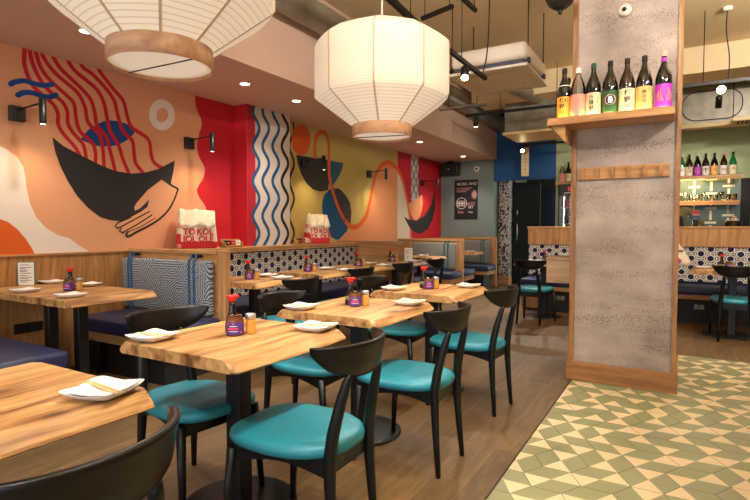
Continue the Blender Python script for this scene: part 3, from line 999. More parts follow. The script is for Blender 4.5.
first = None
for x, y, a, lab in CH:
    if first is None:
        first = make_chair(lab)
        first.location = (x, y, 0); first.rotation_euler = (0, 0, math.radians(a))
    else:
        copy_tree(first, (x, y, 0), math.radians(a), lab)

# ================================================================== TABLEWARE
ZT = .7503
def make_plate(label):
    b = MB()
    def sq(h, z, up=0):
        pts = []
        n = 24
        for i in range(n):
            a = 2 * PI * i / n + PI / 4
            c, q = math.cos(a), math.sin(a)
            e = 2 / 5.5
            x = h * math.copysign(abs(c) ** e, c); y = h * math.copysign(abs(q) ** e, q)
            k = (abs(x * y) / (h * h)) ** 1.5
            pts.append((x * (1 + .07 * k), y * (1 + .07 * k), z + up * k))
        return pts
    b.rings([sq(.050, .0), sq(.055, .003), sq(.078, .010, .006), sq(.090, .020, .012), sq(.0925, .022, .013), sq(.089, .021, .012), sq(.076, .0125, .005), sq(.045, .009)], 'white_china')
    o = b.build('plate'); o.scale = (.88, .88, .92)
    return tag(o, label, 'plate', 'square white plates')
def make_napkin(label):
    b = MB()
    n = 10
    rg = random.Random(5)
    rows = []
    for k in (0, 1):
        for i in range(n + 1):
            pass
    h = .074
    grid = [[(-h + 2 * h * i / n, -h + 2 * h * j / n, .0125 + .010 * (max(abs(i - n / 2), abs(j - n / 2)) / (n / 2)) ** 2 + .006 * (abs(i - n / 2) * abs(j - n / 2) / (n * n / 4)) ** 2 + rg.uniform(0, .0025)) for j in range(n + 1)] for i in range(n + 1)]
    top = [[b.bm.verts.new((p[0], p[1], p[2] + .004)) for p in r_] for r_ in grid]
    bot = [[b.bm.verts.new((p[0], p[1], p[2])) for p in r_] for r_ in grid]
    k = b.mi('napkin')
    for i in range(n):
        for j in range(n):
            f = b.bm.faces.new((top[i][j], top[i + 1][j], top[i + 1][j + 1], top[i][j + 1])); f.smooth = True
            f = b.bm.faces.new((bot[i][j], bot[i][j + 1], bot[i + 1][j + 1], bot[i + 1][j]))
    for i in range(n):
        for (r0, c0, r1, c1) in ((i, 0, i + 1, 0), (i, n, i + 1, n), (0, i, 0, i + 1), (n, i, n, i + 1)):
            b.bm.faces.new((top[r0][c0], bot[r0][c0], bot[r1][c1], top[r1][c1]))
    o = b.build('napkin'); o.scale = (.90, .90, .85)
    return tag(o, label, 'napkin', 'folded paper napkins')
def make_sticks(label):
    b = MB()
    for s in (-1, 1):
        b.rings([[(-.09, s * .005 - .004, .0235), (-.09, s * .005 + .004, .0235), (-.09, s * .005 + .004, .0290), (-.09, s * .005 - .004, .0290)],
                 [(.095, s * .004 - .0025, .026), (.095, s * .004 + .0025, .026), (.095, s * .004 + .0025, .031), (.095, s * .004 - .0025, .034)]], 'stick', smooth=False)
    o = b.build('chopsticks'); o.scale = (.95, .95, .85)
    return tag(o, label, 'chopsticks', 'wooden chopsticks on the napkins')
PROTO = {}
def put(kind, maker, loc, rot, label):
    if kind not in PROTO:
        o = maker(label)
        PROTO[kind] = o
        o.location = loc; o.rotation_euler = (0, 0, rot)
        return o
    return copy_tree(PROTO[kind], loc, rot, label)
def setting(x, y, where, rot=0, stick=None, z=ZT):
    put('plate', make_plate, (x, y, z), rot, 'square white plate ' + where)
    put('napkin', make_napkin, (x, y, z), rot + .06, 'paper napkin on the plate ' + where)
    if stick is not None:
        put('sticks', make_sticks, (x, y, z), stick, 'wooden chopsticks on the napkin ' + where)
SETS = [
 (-1.360, .825, 'on the nearest table, lower left', .30, -.10),
 (-1.865, 1.35, 'on the left of the front centre table', .1, .2), (-1.41, 1.855, 'on the right of the front centre table', .1, .3),
 (-1.85, 2.30, 'on the left of the third middle-row table', .05, .2), (-1.395, 2.765, 'on the right of the third middle-row table', 0, .3),
 (-1.83, 3.37, 'on the left of the farthest middle-row table', 0, .2), (-1.41, 3.81, 'on the right of the farthest middle-row table', 0, .3),
 (-4.06, 1.90, 'on the booth table, nearest the menu card', .05, None), (-3.50, 1.915, 'on the booth table, in front of the sauces', .05, None),
 (-4.50, 2.315, 'on the booth table, behind the menu card', 0, None), (-4.05, 2.36, 'on the booth table, behind the sauces', 0, None),
 (-3.10, 3.58, 'at the front of the first banquette table', 0, None), (-3.38, 3.70, 'at the back of the first banquette table', 0, None),
 (-3.10, 4.62, 'at the front of the second banquette table', 0, None), (-3.40, 4.68, 'at the back of the second banquette table', 0, None),
 (-3.10, 5.46, 'at the front of the third banquette table', 0, None), (-3.42, 5.62, 'at the back of the third banquette table', 0, None),
 (-3.12, 6.36, 'at the right end of the farthest banquette table', 0, None),
 (-3.62, 7.66, 'on the booth table by the left grey cushion', 0, None), (-3.98, 7.74, 'at the wall end of the second booth table', 0, None),
 (-3.52, 9.62, 'on the booth table by the back wall cushion', 0, None),
 (-1.72, 7.20, 'on the small table left of the pillar', 0, None),
 (.24, 6.95, 'on the small table right of the pillar, left end', 0, None), (.80, 6.95, 'at the right frame edge, right of the pillar', 0, None)]
for x, y, w, a, st in SETS:
    setting(x, y, w, a, st)

# sauces: soy bottle with red spout cap, jar of chilli oil with violet label, small shaker jar
def make_soy(label):
    r = thing('soy_sauce_bottle', (0, 0, 0), label, 'bottle', 'red capped soy sauce bottles')
    r.scale = (1.05, 1.05, 1.06)
    b = MB(); b.lathe([(.030, 0), (.032, .004), (.032, .02), (.026, .055), (.0195, .078), (.0145, .09), (.0135, .100), (.0145, .130)], 'soy', n=20); b.build('body', r)
    b = MB(); b.lathe([(.0268, .026), (.0322, .026), (.0300, .044), (.026, .052)], 'soylab', n=20, cap=False); b.build('label', r)
    b = MB(); b.lathe([(.0155, .128), (.0165, .134), (.018, .138), (.0245, .150), (.0245, .153), (.006, .154)], 'red_cap', n=20)
    b.tube([(.015, 0, .146), (.030, 0, .153)], [.007, .005], 'red_cap', 8); b.build('cap', r)
    return r
def make_jar(label):
    r = thing('chilli_jar', (0, 0, 0), label, 'jar', 'violet labelled chilli jars')
    r.scale = (1.13, 1.13, 1.13)
    b = MB(); b.lathe([(.030, 0), (.033, .004), (.033, .055), (.030, .064), (.026, .070), (.026, .078)], 'jar_glass', n=24); b.build('body', r)
    b = MB(); b.lathe([(.0334, .006), (.0336, .008), (.0336, .050), (.0334, .052)], 'jar_purple', n=24, cap=False)
    # printed label: red lettering band, white lines, red flecks
    def arc(a0, a1, z0, z1, m, n=6):
        for i in range(n):
            p, q = a0 + (a1 - a0) * i / n, a0 + (a1 - a0) * (i + 1) / n
            R_ = .0342
            b.poly([(R_ * math.cos(p), R_ * math.sin(p), z0), (R_ * math.cos(q), R_ * math.sin(q), z0), (R_ * math.cos(q), R_ * math.sin(q), z1), (R_ * math.cos(p), R_ * math.sin(p), z1)], m)
    for k in range(3):
        c = k * 2 * PI / 3
        arc(c - .72, c + .55, .025, .032, 'jar_red'); arc(c - .5, c + .4, .037, .0395, 'jar_whit'); arc(c - .62, c + .45, .0175, .020, 'jar_whit')
        arc(c - .85, c - .62, .043, .049, 'jar_red', 2); arc(c - .15, c + .08, .044, .050, 'jar_red', 2); arc(c + .7, c + .9, .012, .018, 'jar_red', 2)
    b.build('label', r, fix=False)
    b = MB(); b.lathe([(.0262, .071), (.0262, .0785), (.01, .0795)], 'clear_glass', n=24); b.build('lid', r)
    return r
def make_shaker(label):
    r = thing('shaker_jar', (0, 0, 0), label, 'jar', 'amber shaker jars')
    r.scale = (1.1, 1.1, 1.0)
    b = MB(); b.lathe([(.018, 0), (.0205, .003), (.0205, .010), (.0195, .058), (.0195, .066)], 'jar_clear', n=20); b.build('body', r)
    b = MB(); b.lathe([(.0207, .066), (.0207, .084), (.019, .089), (.006, .090)], 'silver', n=20); b.build('lid', r)
    return r
SAUCE = [
 ('T2', -1.665, 1.615, 'on the front centre table'), ('T3', -1.665, 2.57, 'on the third middle-row table'), ('T4', -1.655, 3.585, 'on the farthest middle-row table'),
 ('TL', -3.90, 2.135, 'on the near booth table'), ('B1', -3.36, 3.44, 'on the first banquette table'), ('B2', -3.41, 4.36, 'on the second banquette table'),
 ('B3', -3.39, 5.33, 'on the third banquette table'), ('B4', -3.45, 6.30, 'on the farthest banquette table'),
 ('F1', -1.53, 7.13, 'on the small table left of the pillar'), ('F2', .46, 7.05, 'on the small table right of the pillar')]
VA = YAW      # sets stand with the shorter jars on the viewer's side
for k, x, y, w in SAUCE:
    rx, ry = math.cos(VA), math.sin(VA)
    put('soy', make_soy, (x - .024 * rx - .042 * ry, y - .024 * ry + .042 * rx, ZT), .3, 'red-capped soy sauce bottle ' + w)
    put('jar', make_jar, (x + .008 * rx + .026 * ry, y + .008 * ry - .030 * rx, ZT), -PI / 2 + YAW + .1, 'violet labelled chilli jar ' + w)
    put('shaker', make_shaker, (x + .066 * rx - .0 * ry, y + .066 * ry + .0 * rx, ZT), 0, 'amber shaker jar with metal lid ' + w)

def menu(x, y, rot, label):
    r = thing('menu_card', (x, y, ZT), label, 'menu', None, rot)
    b = MB(); b.box(-.062, .062, -.006, .0, 0, .19, 'green_glass', .001); b.build('backing', r)
    b = MB(); b.box(-.058, .056, -.0072, -.006, .004, .186, 'lab_white')
    rg = random.Random(2)
    for z, w_ in ((.165, .07), (.145, .085), (.135, .04), (.122, .06), (.112, .05), (.098, .08), (.08, .05), (.066, .09), (.054, .06), (.04, .08), (.028, .05)):
        b.box(-.045, -.045 + w_, -.0076, -.0072, z, z + .004, 'ink')
    b.build('sheet', r)
menu(-4.52, 2.13, .75, 'white menu card with green edge standing on the near booth table')
menu(-3.28, 6.475, .35, 'white menu card standing on the farthest banquette table')
# ================================================================== ON THE LEDGE
def tote(x, y, w, d, h, rot, label, lines):
    """cloth bag standing with its neck folded over and gathered"""
    r = thing('tote_bag', (x, y, 1.0), label, 'bag', 'cloth bags on the ledge', rot)
    rg = random.Random(int(y * 10))
    n = 28
    def loop(z, sw, sd, wob):
        pts = []
        for i in range(n):
            a = 2 * PI * i / n
            c, q = math.cos(a), math.sin(a)
            e = 2 / 4.5
            k = 1 + wob * math.sin(5 * a + z * 40) + wob * .6 * math.sin(9 * a - z * 25)
            pts.append((sw / 2 * math.copysign(abs(c) ** e, c) * k, sd / 2 * math.copysign(abs(q) ** e, q) * k, z + wob * .5 * math.sin(3 * a)))
        return pts
    b = MB()
    rs, zs = [], [0, .06, .12, .18, .19, .28, .38, .39, .48, .54, .60, .68, .76, .84, .92, 1.0]
    for t in zs:
        sw = w * (1.0 - .08 * t * t) * (1 + .02 * math.sin(t * 7))
        sd = max(d * (1 - .72 * max(0, t - .45) ** 1.2 / .55 ** 1.2) * (1 + .04 * math.sin(t * 9)), .03)
        rs.append([b.bm.verts.new(q) for q in loop(t * h, sw, sd, .003 + .010 * t)])
    for j in range(len(rs) - 1):
        tm = (zs[j] + zs[j + 1]) / 2
        for i in range(n):
            k = (i + 1) % n
            f = b.bm.faces.new((rs[j][i], rs[j][k], rs[j + 1][k], rs[j + 1][i]))
            left = n * .39 <= i < n * .61
            f.material_index = b.mi('canvas_red' if tm < (.39 if left else .185) and not (left and tm < .12) else 'canvas_pink' if (left and (.54 < tm < .68 or tm < .12)) else 'canvas')
            f.smooth = True
    b.bm.faces.new(rs[0][::-1])
    b.build('body', r)
    # the folded neck flap hanging over the front
    b = MB()
    rows = []
    m_ = 16
    for j in range(6):
        z = h * (1.0 - .085 * j)
        t = j / 5
        rows.append([(-w * .44 + w * .88 * i / m_, -d * .10 - d * .40 * t - .022 * math.sin(i * 1.1 + j * .6) - .010, z + .012 * math.sin(i * 1.1 + j) + .012 * math.cos(i * .7)) for i in range(m_ + 1)])
    front = rows
    back = [[(p[0], p[1] + .008, p[2] - .002) for p in rr] for rr in rows]
    b.rings([f + bk[::-1] for f, bk in zip(front, back)], 'canvas')
    b.build('flap', r)
    b = MB()
    for k, (s, u, v, sz, m) in enumerate(lines):
        text_geo(b, s, sz, lambda a, c: (u + a, -d / 2 * 1.045 - .006, v + c), m, scale_x=.9, off=.035)
    b.build('print', r, fix=False)
    return r
LT = [('TO', -.085, .146, .092, 'ink_red'), ('KOL', .070, .146, .092, 'ink_red'), ('IOL', -.080, .070, .092, 'canvas_red'), ('OLE', .080, .070, .092, 'canvas_red')]
tote(-4.41, 3.74, .40, .24, .40, YAW + .42, 'cream cloth bag with red print on the ledge before the red wall', LT)
tote(-4.41, 5.84, .33, .24, .40, YAW + .45, 'cream cloth bag with red print on the ledge before the yellow wall', LT)
def card_box(y, label):
    r = thing('card_holder', (-4.30, y, 1.0), label, 'card holder', 'card holders on the ledge', PI / 2)
    b = MB(); b.box(-.135, .135, -.04, .04, 0, .012, 'oak_x', .002); b.box(-.135, .135, .02, .04, 0, .09, 'oak_x', .002); b.box(-.135, -.12, -.04, .04, 0, .06, 'oak_x', .002); b.box(.12, .135, -.04, .04, 0, .06, 'oak_x', .002); b.box(-.135, .135, -.04, -.03, 0, .022, 'oak_x', .002)
    b.build('box', r)
    for x, m in ((-.075, 'ink'), (.0, 'ink_red'), (.075, 'lab_white')):
        c = MB(); c.box(x - .03, x + .03, -.026, .016, .012, .075, m, .001); c.box(x - .015, x + .012, -.0265, -.026, .04, .058, 'ink_pink'); c.build('card_stack', r)
card_box(4.13, 'wooden card holder on the ledge beside the first cloth bag, before the red wall')
card_box(5.38, 'wooden card holder on the ledge beside the second cloth bag, before the yellow wall')

# ================================================================== WALL LAMPS AND DOWNLIGHTS
SCN = [(2.12, 2.125, 'before the orange wall by the blue waves'), (3.80, 2.13, 'between the white ring and the red field'), (5.78, 2.13, 'before the dark half bowl on yellow'),
       (7.54, 2.135, 'before the orange arch at the end of the yellow field'), (9.66, 2.14, 'on the red wall nearest the grey back wall')]
for y, z, w in SCN:
    r = thing('wall_lamp', (WX, y, z), 'black swivel wall lamp ' + w, 'lamp', 'black wall lamps over the ledge')
    b = MB(); b.box(0, .045, -.055, .055, -.06, .06, 'blackm', .004); b.build('wall_plate', r)
    b = MB(); b.tube([(.03, 0, .03), (.325, .035, .055)], .0075, 'blackm', 10); b.build('arm', r)
    b = MB(); b.lathe([(.0245, -.13), (.025, -.128), (.025, .065), (.0, .067)], 'blackm', (.335, .037, .02), 20, cap=False); b.build('shade', r)
    b = MB(); b.disc((.335, .037, -.106), .0235, 'lightdisc'); b.build('diffuser', r)
    light('wall_lamp_glow', 'SPOT', (WX + .332, y + .037, z - .125), 6.5, (255, 226, 176), .02, 118, .9, (WX + .08, y + .0, z - 1.0))
for i, y in enumerate((.6, 2.24, 3.85, 4.66, 6.3, 7.9, 9.92)):
    if i in (0, 4):
        continue
    r = thing('downlight', (-3.80, y, SZ), ['', 'recessed downlight in soffit above the near booth table', 'recessed downlight in soffit just left of the wave panel', 'recessed downlight in soffit between the two paper lanterns, further back', '', 'recessed downlight in soffit above the second booth', 'recessed downlight in soffit nearest the grey back wall'][i], 'downlight', 'downlights in the soffit')
    b = MB(); b.lathe([(.055, -.001), (.058, -.006), (.047, -.006), (.046, -.002)], 'ac_white', n=28, cap=False); b.build('trim_ring', r)
    b = MB(); b.disc((0, 0, -.0035), .046, 'lightdisc', n=28); b.build('diffuser', r)
    light('downlight_beam', 'SPOT', (-3.80, y, SZ - .02), 38, (255, 245, 232), .04, 120, .8, (-3.80, y, 0))

# ================================================================== PAPER LANTERNS
def lantern(x, y, z0, k, rot, label):
    r = thing('pendant_lantern', (x, y, z0), label, 'lamp', 'paper lanterns with wooden rings', rot)
    ns = 8
    def octa(R, z, n=9):
        """nine sides that belly out a little between the ribs"""
        pts = []
        for i in range(9):
            a0, a1 = 2 * PI * i / 9, 2 * PI * (i + 1) / 9
            p0, p1 = Vector((math.cos(a0), math.sin(a0))), Vector((math.cos(a1), math.sin(a1)))
            for j in range(4):
                t = j / 4
                p = p0.lerp(p1, t) * (1 + .03 * math.sin(PI * t))
                pts.append((p.x * R, p.y * R, z))
        return pts
    R1, R2 = .562 * k, .240 * k
    prof = [(R2, .085 * k), (.30 * k, .128 * k), (.36 * k, .172 * k), (.42 * k, .216 * k), (.48 * k, .260 * k), (.54 * k, .304 * k), (R1, .325 * k), (R1, .42 * k), (R1, .53 * k), (R1, .64 * k), (R1, .735 * k), (R1 * .985, .757 * k), (.44 * k, .835 * k), (.25 * k, .915 * k), (.05 * k, .970 * k)]
    b = MB(); b.rings([octa(a, zz) for a, zz in prof], 'paper', cap=False); b.build('paper_shade', r)
    for i in range(9):
        a = 2 * PI * i / 9
        m = MB()
        rows = []
        for R, zz in prof:
            c = Vector((math.cos(a), math.sin(a), 0)); t = Vector((-math.sin(a), math.cos(a), 0))
            p = c * (R + .003) + Vector((0, 0, zz))
            w = .007 * k
            rows.append([p - t * w, p + t * w, p + t * w - c * .004, p - t * w - c * .004])
        m.rings(rows, 'paper_rib', smooth=False)
        m.build('rib', r)
    b = MB()
    b.lathe([(R2 + .006, 0), (R2 + .010, .002), (R2 + .010, .098 * k), (R2 + .004, .100 * k), (R2 + .002, .098 * k), (R2 + .002, .002), (R2 + .006, 0)], 'lamp_wood', n=48, cap=False)
    b.build('wooden_ring', r)
    b = MB()
    b.lathe([(R2 + .002, .018), (R2 * .7, .026), (.0, .030)], 'paper', n=48, cap=False)
    b.build('diffuser', r)
    b = MB(); b.tube([(-R2, 0, .012), (R2, 0, .012)], .0035, 'blackm', 6); b.build('cross_wire', r)
    b = MB(); b.tube([(0, 0, .97 * k), (0, 0, CZ - z0)], .008, 'ac_white', 8); b.build('rod', r)
    light('lantern_glow', 'SPOT', (x, y, z0 - .03), 45, (255, 245, 232), .2, 150, .8, (x, y, 0))
    return r
lantern(-2.18, 1.650, 1.985, .965, .05, 'paper lantern with wooden ring nearest the viewer, cut by the frame top')
lantern(-2.10, 3.66, 1.945, .965, .236, 'whole paper lantern with wooden ring hanging in the middle of the room')

# ================================================================== CEILING SERVICES
b = MB()
n = 40
rs = []
for i in range(n * 4 + 1):
    y = 1.0 + 9.75 * i / (n * 4)
    R = .132 + (.006 if i % 2 else 0)
    rs.append([(-3.18 + R * math.cos(2 * PI * k / 20), y, 3.33 + R * math.sin(2 * PI * k / 20)) for k in range(20)])
b.rings(rs, 'duct')
tag(b.build('round_duct'), 'round ribbed steel duct running along the top of the soffit', 'duct')
# ceiling cassette
r = thing('air_conditioner', (-1.78, 5.75, 2.85), 'white ceiling air conditioner hanging by rods beside the lantern', 'air conditioner')
b = MB(); b.box(-.43, .43, -.47, .47, 0, .03, 'ac_white', .008); b.build('front_panel', r)
b = MB(); b.box(-.25, .25, -.29, .29, -.004, .002, 'cream'); 
for i in range(14):
    b.box(-.24, .24, -.28 + i * .042, -.268 + i * .042, -.007, -.003, 'ac_white')
b.build('intake_grille', r)
for sx, sy, w_, d_ in ((0, -.38, .27, .03), (0, .38, .27, .03), (-.34, 0, .03, .3), (.34, 0, .03, .3)):
    b = MB(); b.box(sx - w_, sx + w_, sy - d_, sy + d_, -.003, .002, 'cream', .001); b.box(sx - w_, sx + w_, sy + d_ - .004, sy + d_, -.004, .003, 'ac_dark'); b.build('louvre', r)
b = MB(); b.box(-.38, .38, -.42, .42, .03, .085, 'ac_dark', .004); b.build('shadow_gap', r)
b = MB(); b.box(-.41, .41, -.45, .45, .085, .265, 'ac_white', .05, 2); b.build('casing', r)
for sx in (-.43, .40):
    for sy in (-.34, .34):
        b = MB(); b.tube([(sx, sy, .10), (sx, sy, CZ - 2.85)], .006, 'blackm', 6); b.box(sx - .025, sx + .025, sy - .02, sy + .02, .06, .11, 'blackm'); b.build('hanger', r)
def rail(name, p0, p1, label, cat, w=.035, h=.035, m='blackm', drops=(), group=None):
    """straight metal channel on hanger rods"""
    p0, p1 = Vector(p0), Vector(p1)
    r = thing(name, p0, label, cat, group)
    d = p1 - p0
    s = Vector((-d.y, d.x, 0)).normalized() * w / 2
    b = MB()
    b.rings([[q - s, q + s, q + s + Vector((0, 0, h)), q - s + Vector((0, 0, h))] for q in (Vector((0, 0, 0)), d)], m, smooth=False)
    b.rings([[q - s * .4 + Vector((0, 0, -.004)), q + s * .4 + Vector((0, 0, -.004)), q + s * .4, q - s * .4] for q in (Vector((0, 0, 0)), d)], 'ink', smooth=False)
    b.build('channel', r)
    for t in drops:
        q = d * t
        b = MB(); b.tube([(q.x, q.y, h), (q.x, q.y, CZ - p0.z - q.z)], .005, 'blackm', 6); b.build('hanger_rod', r)
    return r
def spot(p, tilt, label, e=40, bulb='lightdisc', aim=None, long=.12, rad=.038, ang=75):
    """track spot: stem, can, glowing lens; hangs below p"""
    r = thing('track_spot', p, label, 'spotlight', 'black track spotlights')
    T = Vector(tilt).normalized()
    c = Vector((0, 0, -.055))
    b = MB(); b.tube([(0, 0, 0), (0, 0, -.05)], .010, 'blackm', 8); b.build('stem', r)
    b = MB(); b.tube([c - T * .03, c, c + T * long], [rad * .9, rad, rad], 'blackm', 18); b.build('can', r)
    u = T.orthogonal().normalized(); v = T.cross(u)
    b = MB(); q = c + T * (long + .002)
    b.poly([q + (u * math.cos(2 * PI * i / 18) + v * math.sin(2 * PI * i / 18)) * rad * .82 for i in range(18)], bulb); b.build('lens', r)
    o = Vector(p) + c + T * (long + .02)
    light('track_spot_beam', 'SPOT', o, e, (255, 245, 232), .035, ang, .7, aim or o + T)
    return r
GT = 'ceiling track rails'
RXA, RYA = -1.762, 5.22
rail('track_rail', (RXA, 4.25, 2.74), (RXA, RYA, 2.74), 'black track rail with lit spot between lantern and air conditioner', 'track', drops=(.3,), group=GT)
rail('track_rail', (-3.0, 7.93, 3.0), (-.2, 7.97, 3.0), 'long black track rail crossing in front of the blue bulkhead', 'track', drops=(.2, .5, .75), group=GT)
rail('track_rail', (-2.62, 9.75, 2.75), (-1.5, 9.78, 2.75), 'short black track rail below the square duct at the back', 'track', drops=(.1, .9), group=GT)
rail('track_rail', (.0, 6.95, 2.82), (1.9, 6.98, 2.82), 'black track rail crossing at upper right above the bar', 'track', drops=(.1, .95), group=GT)
GU = 'steel channels under the ceiling'
rail('steel_channel', (-2.42, 4.10, 3.30), (-1.92, 4.30, 3.30), 'short steel channel above the middle lantern, left one', 'channel', drops=(.1, .9), group=GU)
rail('steel_channel', (-2.28, 4.78, 3.30), (-1.90, 4.66, 3.30), 'short steel channel above the air conditioner, beside the lantern top', 'channel', drops=(.1, .9), group=GU)
rail('steel_channel', (-1.86, 4.40, 3.40), (-1.83, 5.10, 3.40), 'long steel channel ending above the air conditioner corner', 'channel', drops=(.2, .95), group=GU)
rail('steel_channel', (-1.24, 4.6, 3.42), (-1.215, 5.12, 3.42), 'steel channel at ceiling left of the pillar top', 'channel', drops=(.2, .95), group=GU)
rail('steel_channel', (-2.15, 2.7, 3.2), (-2.28, 4.7, 3.2), 'steel channel passing behind the top of the middle lantern', 'channel', w=.05, h=.05, drops=(.4, .9), group=GU)
rail('steel_channel', (-3.05, 7.0, 2.92), (-2.35, 7.02, 2.92), 'grey steel channel beside the far black spotlight', 'channel', m='duct', drops=(.2, .8), group=GU)
def cable(pts, label):
    b = MB()
    s = [Vector(p) for p in pts]
    c = []
    for i in range(len(s) - 1):
        p0, p1, p2, p3 = s[max(i - 1, 0)], s[i], s[i + 1], s[min(i + 2, len(s) - 1)]
        for k in range(8):
            t = k / 8
            c.append(.5 * (2 * p1 + (p2 - p0) * t + (2 * p0 - 5 * p1 + 4 * p2 - p3) * t * t + (3 * p1 - p0 - 3 * p2 + p3) * t ** 3))
    c.append(s[-1])
    b.tube(c, .006, 'ink', 6)
    return tag(b.build('power_cable'), label, 'cable', 'power cables')
cable([(-1.56, 4.75, CZ), (-1.57, 4.75, 3.4), (-1.60, 4.82, 3.1), (-1.68, 5.0, 2.9), (RXA, 5.12, 2.775)], 'black cable dropping from the ceiling to the near track rail')
cable([(.40, 6.97, CZ), (.395, 6.97, 3.4), (.43, 6.97, 3.1), (.425, 6.97, 2.86)], 'black cable dropping from ceiling rose to the right track')
b = MB(); b.lathe([(.05, 0), (.05, -.03), (.02, -.04)], 'ac_white', (.40, 6.97, CZ), 20)
tag(b.build('ceiling_rose'), 'white ceiling rose above the black cable at top right', 'ceiling rose')
spot((RXA, 4.62, 2.74), (.25, -.6, -.75), 'lit track spot shining beside the middle lantern', 40, 'bulb', (-1.7, 3.2, .75))
spot((-2.83, 7.93, 3.0), (0, 0, -1), 'black cylinder spot hanging before the soffit end', 120, aim=(-2.9, 8.2, 0))
spot((-1.52, 7.96, 3.0), (0, 0, -1), 'black cylinder spot just left of the pillar shelf', 110, aim=(-1.6, 7.4, .75))
spot((-2.58, 9.75, 2.75), (.3, -.8, -.4), 'lit spot beside the hanging paper banner', 50, 'bulb', (-2.2, 8.4, 1))
spot((.36, 6.97, 2.82), (.0, -.9, -.35), 'lit spot glaring in front of the metal duct at right', 50, 'bulb', (.5, 5.4, 0), .05, .05)
spot((.40, 8.10, 2.95), (0, .55, -.8), 'black cylinder spot below the duct at right', 80, aim=(.35, 10.5, 1.95), ang=36)
# square ducts
r = thing('duct_box', (-2.16, 9.05, 3.22), 'square steel duct hood hanging before the blue bulkhead', 'duct')
b = MB(); b.rings([[(-.42, -.4, -.40), (.40, -.4, -.40), (.40, .45, -.40), (-.42, .45, -.40)], [(-.42, -.4, .10), (.40, -.4, .10), (.40, .45, .10), (-.42, .45, .10)], [(-.30, -.4, .34), (.40, -.4, .34), (.40, .45, .34), (-.30, .45, .34)]], 'duct', smooth=False); b.build('body', r)
b = MB(); b.box(-.45, .43, -.43, .48, -.44, -.40, 'cream', .004); b.box(-.2, .3, -.415, -.40, -.36, -.30, 'duct'); b.build('flange', r)
for sx in (-.40, .38):
    b = MB(); b.tube([(sx, 0, .3), (sx, 0, CZ - 3.22)], .006, 'blackm', 6); b.build('hanger_rod', r)
r = thing('duct_box', (.30, 9.75, 3.12), 'steel duct with round-cornered access panel above the bar bottles', 'duct')
b = MB(); b.box(-.62, 1.6, -.15, .6, -.27, .27, 'duct', .006); b.build('body', r)
b = MB()
def rrect(cx, cz, w, h, rr, n=6):
    pts = []
    for (sx, sz, a0) in ((1, 1, 0), (-1, 1, 90), (-1, -1, 180), (1, -1, 270)):
        for i in range(n + 1):
            a = math.radians(a0 + 90 * i / n)
            pts.append((cx + sx * (w / 2 - rr) + rr * math.cos(a), cz + sz * (h / 2 - rr) + rr * math.sin(a)))
    return pts
b.prism(rrect(.08, .0, .80, .46, .2), 'Y', -.158, -.15, 'ink'); b.prism(rrect(.08, .0, .77, .43, .19), 'Y', -.165, -.158, 'duct'); b.build('access_panel', r)
b = MB(); b.box(-.62, 1.6, -.2, .0, -.34, -.27, 'cream', .004); b.build('base_angle', r)
b = MB(); b.box(.62, .8, -.152, -.15, -.2, .2, 'trim_wood'); b.build('side_cover', r)
for sx in (-.5, 1.5):
    b = MB(); b.tube([(sx, .1, .25), (sx, .1, CZ - 3.12)], .006, 'blackm', 6); b.build('hanger_rod', r)
r = thing('air_grille', (.84, 9.3, 2.76), 'cream slotted air grille below the duct at right edge', 'grille')
b = MB(); b.box(-.22, .5, -.2, .2, 0, .05, 'cream', .004); b.build('frame', r)
b = MB()
for i in range(7):
    b.box(-.15 + i * .05, -.125 + i * .05, -.15, .1, -.004, 0, 'ink')
b.build('slots', r)
for sx in (-.2, .45):
    b = MB(); b.tube([(sx, 0, .05), (sx, 0, CZ - 2.76)], .006, 'blackm', 6); b.build('hanger_rod', r)
r = thing('flexible_duct', (-2.40, 7.7, 3.33), 'ribbed steel branch duct rising behind the air conditioner', 'duct')
b = MB()
rs = []
for i in range(41):
    t = i / 40
    p = Vector((-.0 + .35 * t, -1.1 + 2.0 * t, .0))
    R = .10 + (.005 if i % 2 else 0)
    d = Vector((.35, 2.0, 0)).normalized(); u = Vector((0, 0, 1)); w = d.cross(u)
    rs.append([p + (u * math.cos(2 * PI * k / 16) + w * math.sin(2 * PI * k / 16)) * R for k in range(16)])
b.rings(rs, 'duct'); b.build('body', r)
for t in (.15, .85):
    b = MB(); b.tube([(.35 * t, -1.1 + 2 * t, .1), (.35 * t, -1.1 + 2 * t, CZ - 3.33)], .006, 'blackm', 6); b.build('hanger_rod', r)
# pendant shade just at the top edge, left of the pillar
r = thing('black_pendant', (-.80, 4.05, 2.93), 'black dome pendant lamp cut off at the top left of the pillar', 'lamp')
b = MB(); b.lathe([(.001, -.095), (.05, -.088), (.085, -.06), (.105, -.02), (.11, .02), (.08, .06), (.02, .085)], 'blackm', n=28); b.build('shade', r)
b = MB(); b.lathe([(.014, -.13), (.016, -.11), (.012, -.09)], 'blackm', n=12); b.build('finial', r)
b = MB(); b.tube([(0, 0, .08), (0, 0, CZ - 2.93)], .005, 'ink', 6); b.build('cord', r)

# ================================================================== PILLAR FITTINGS
# oak shelf wrapping the pillar
r = thing('bottle_shelf', (-.4, 4.2, 2.03), 'oak shelf wrapped round the concrete pillar carrying sake bottles', 'shelf')
b = MB()
b.box(-.465, .355, -.165, .135, -.045, 0, 'oak_x', .004); b.box(-.465, -.352, .12, .78, -.045, 0, 'oak_x', .004); b.build('board', r)
b = MB(); b.box(-.465, .355, -.178, -.162, -.05, .004, 'oak_x', .003); b.box(-.478, -.464, -.178, .78, -.05, .004, 'oak_x', .003); b.build('lip', r)
b = MB(); b.prism([(-.462, -.045), (-.354, -.045), (-.354, -.175)], 'Y', -.13, .6, 'oak_x'); b.build('bracket', r)
b = MB(); b.box(-.45, .34, -.160, -.148, .0005, .004, 'led'); b.build('light_strip', r)

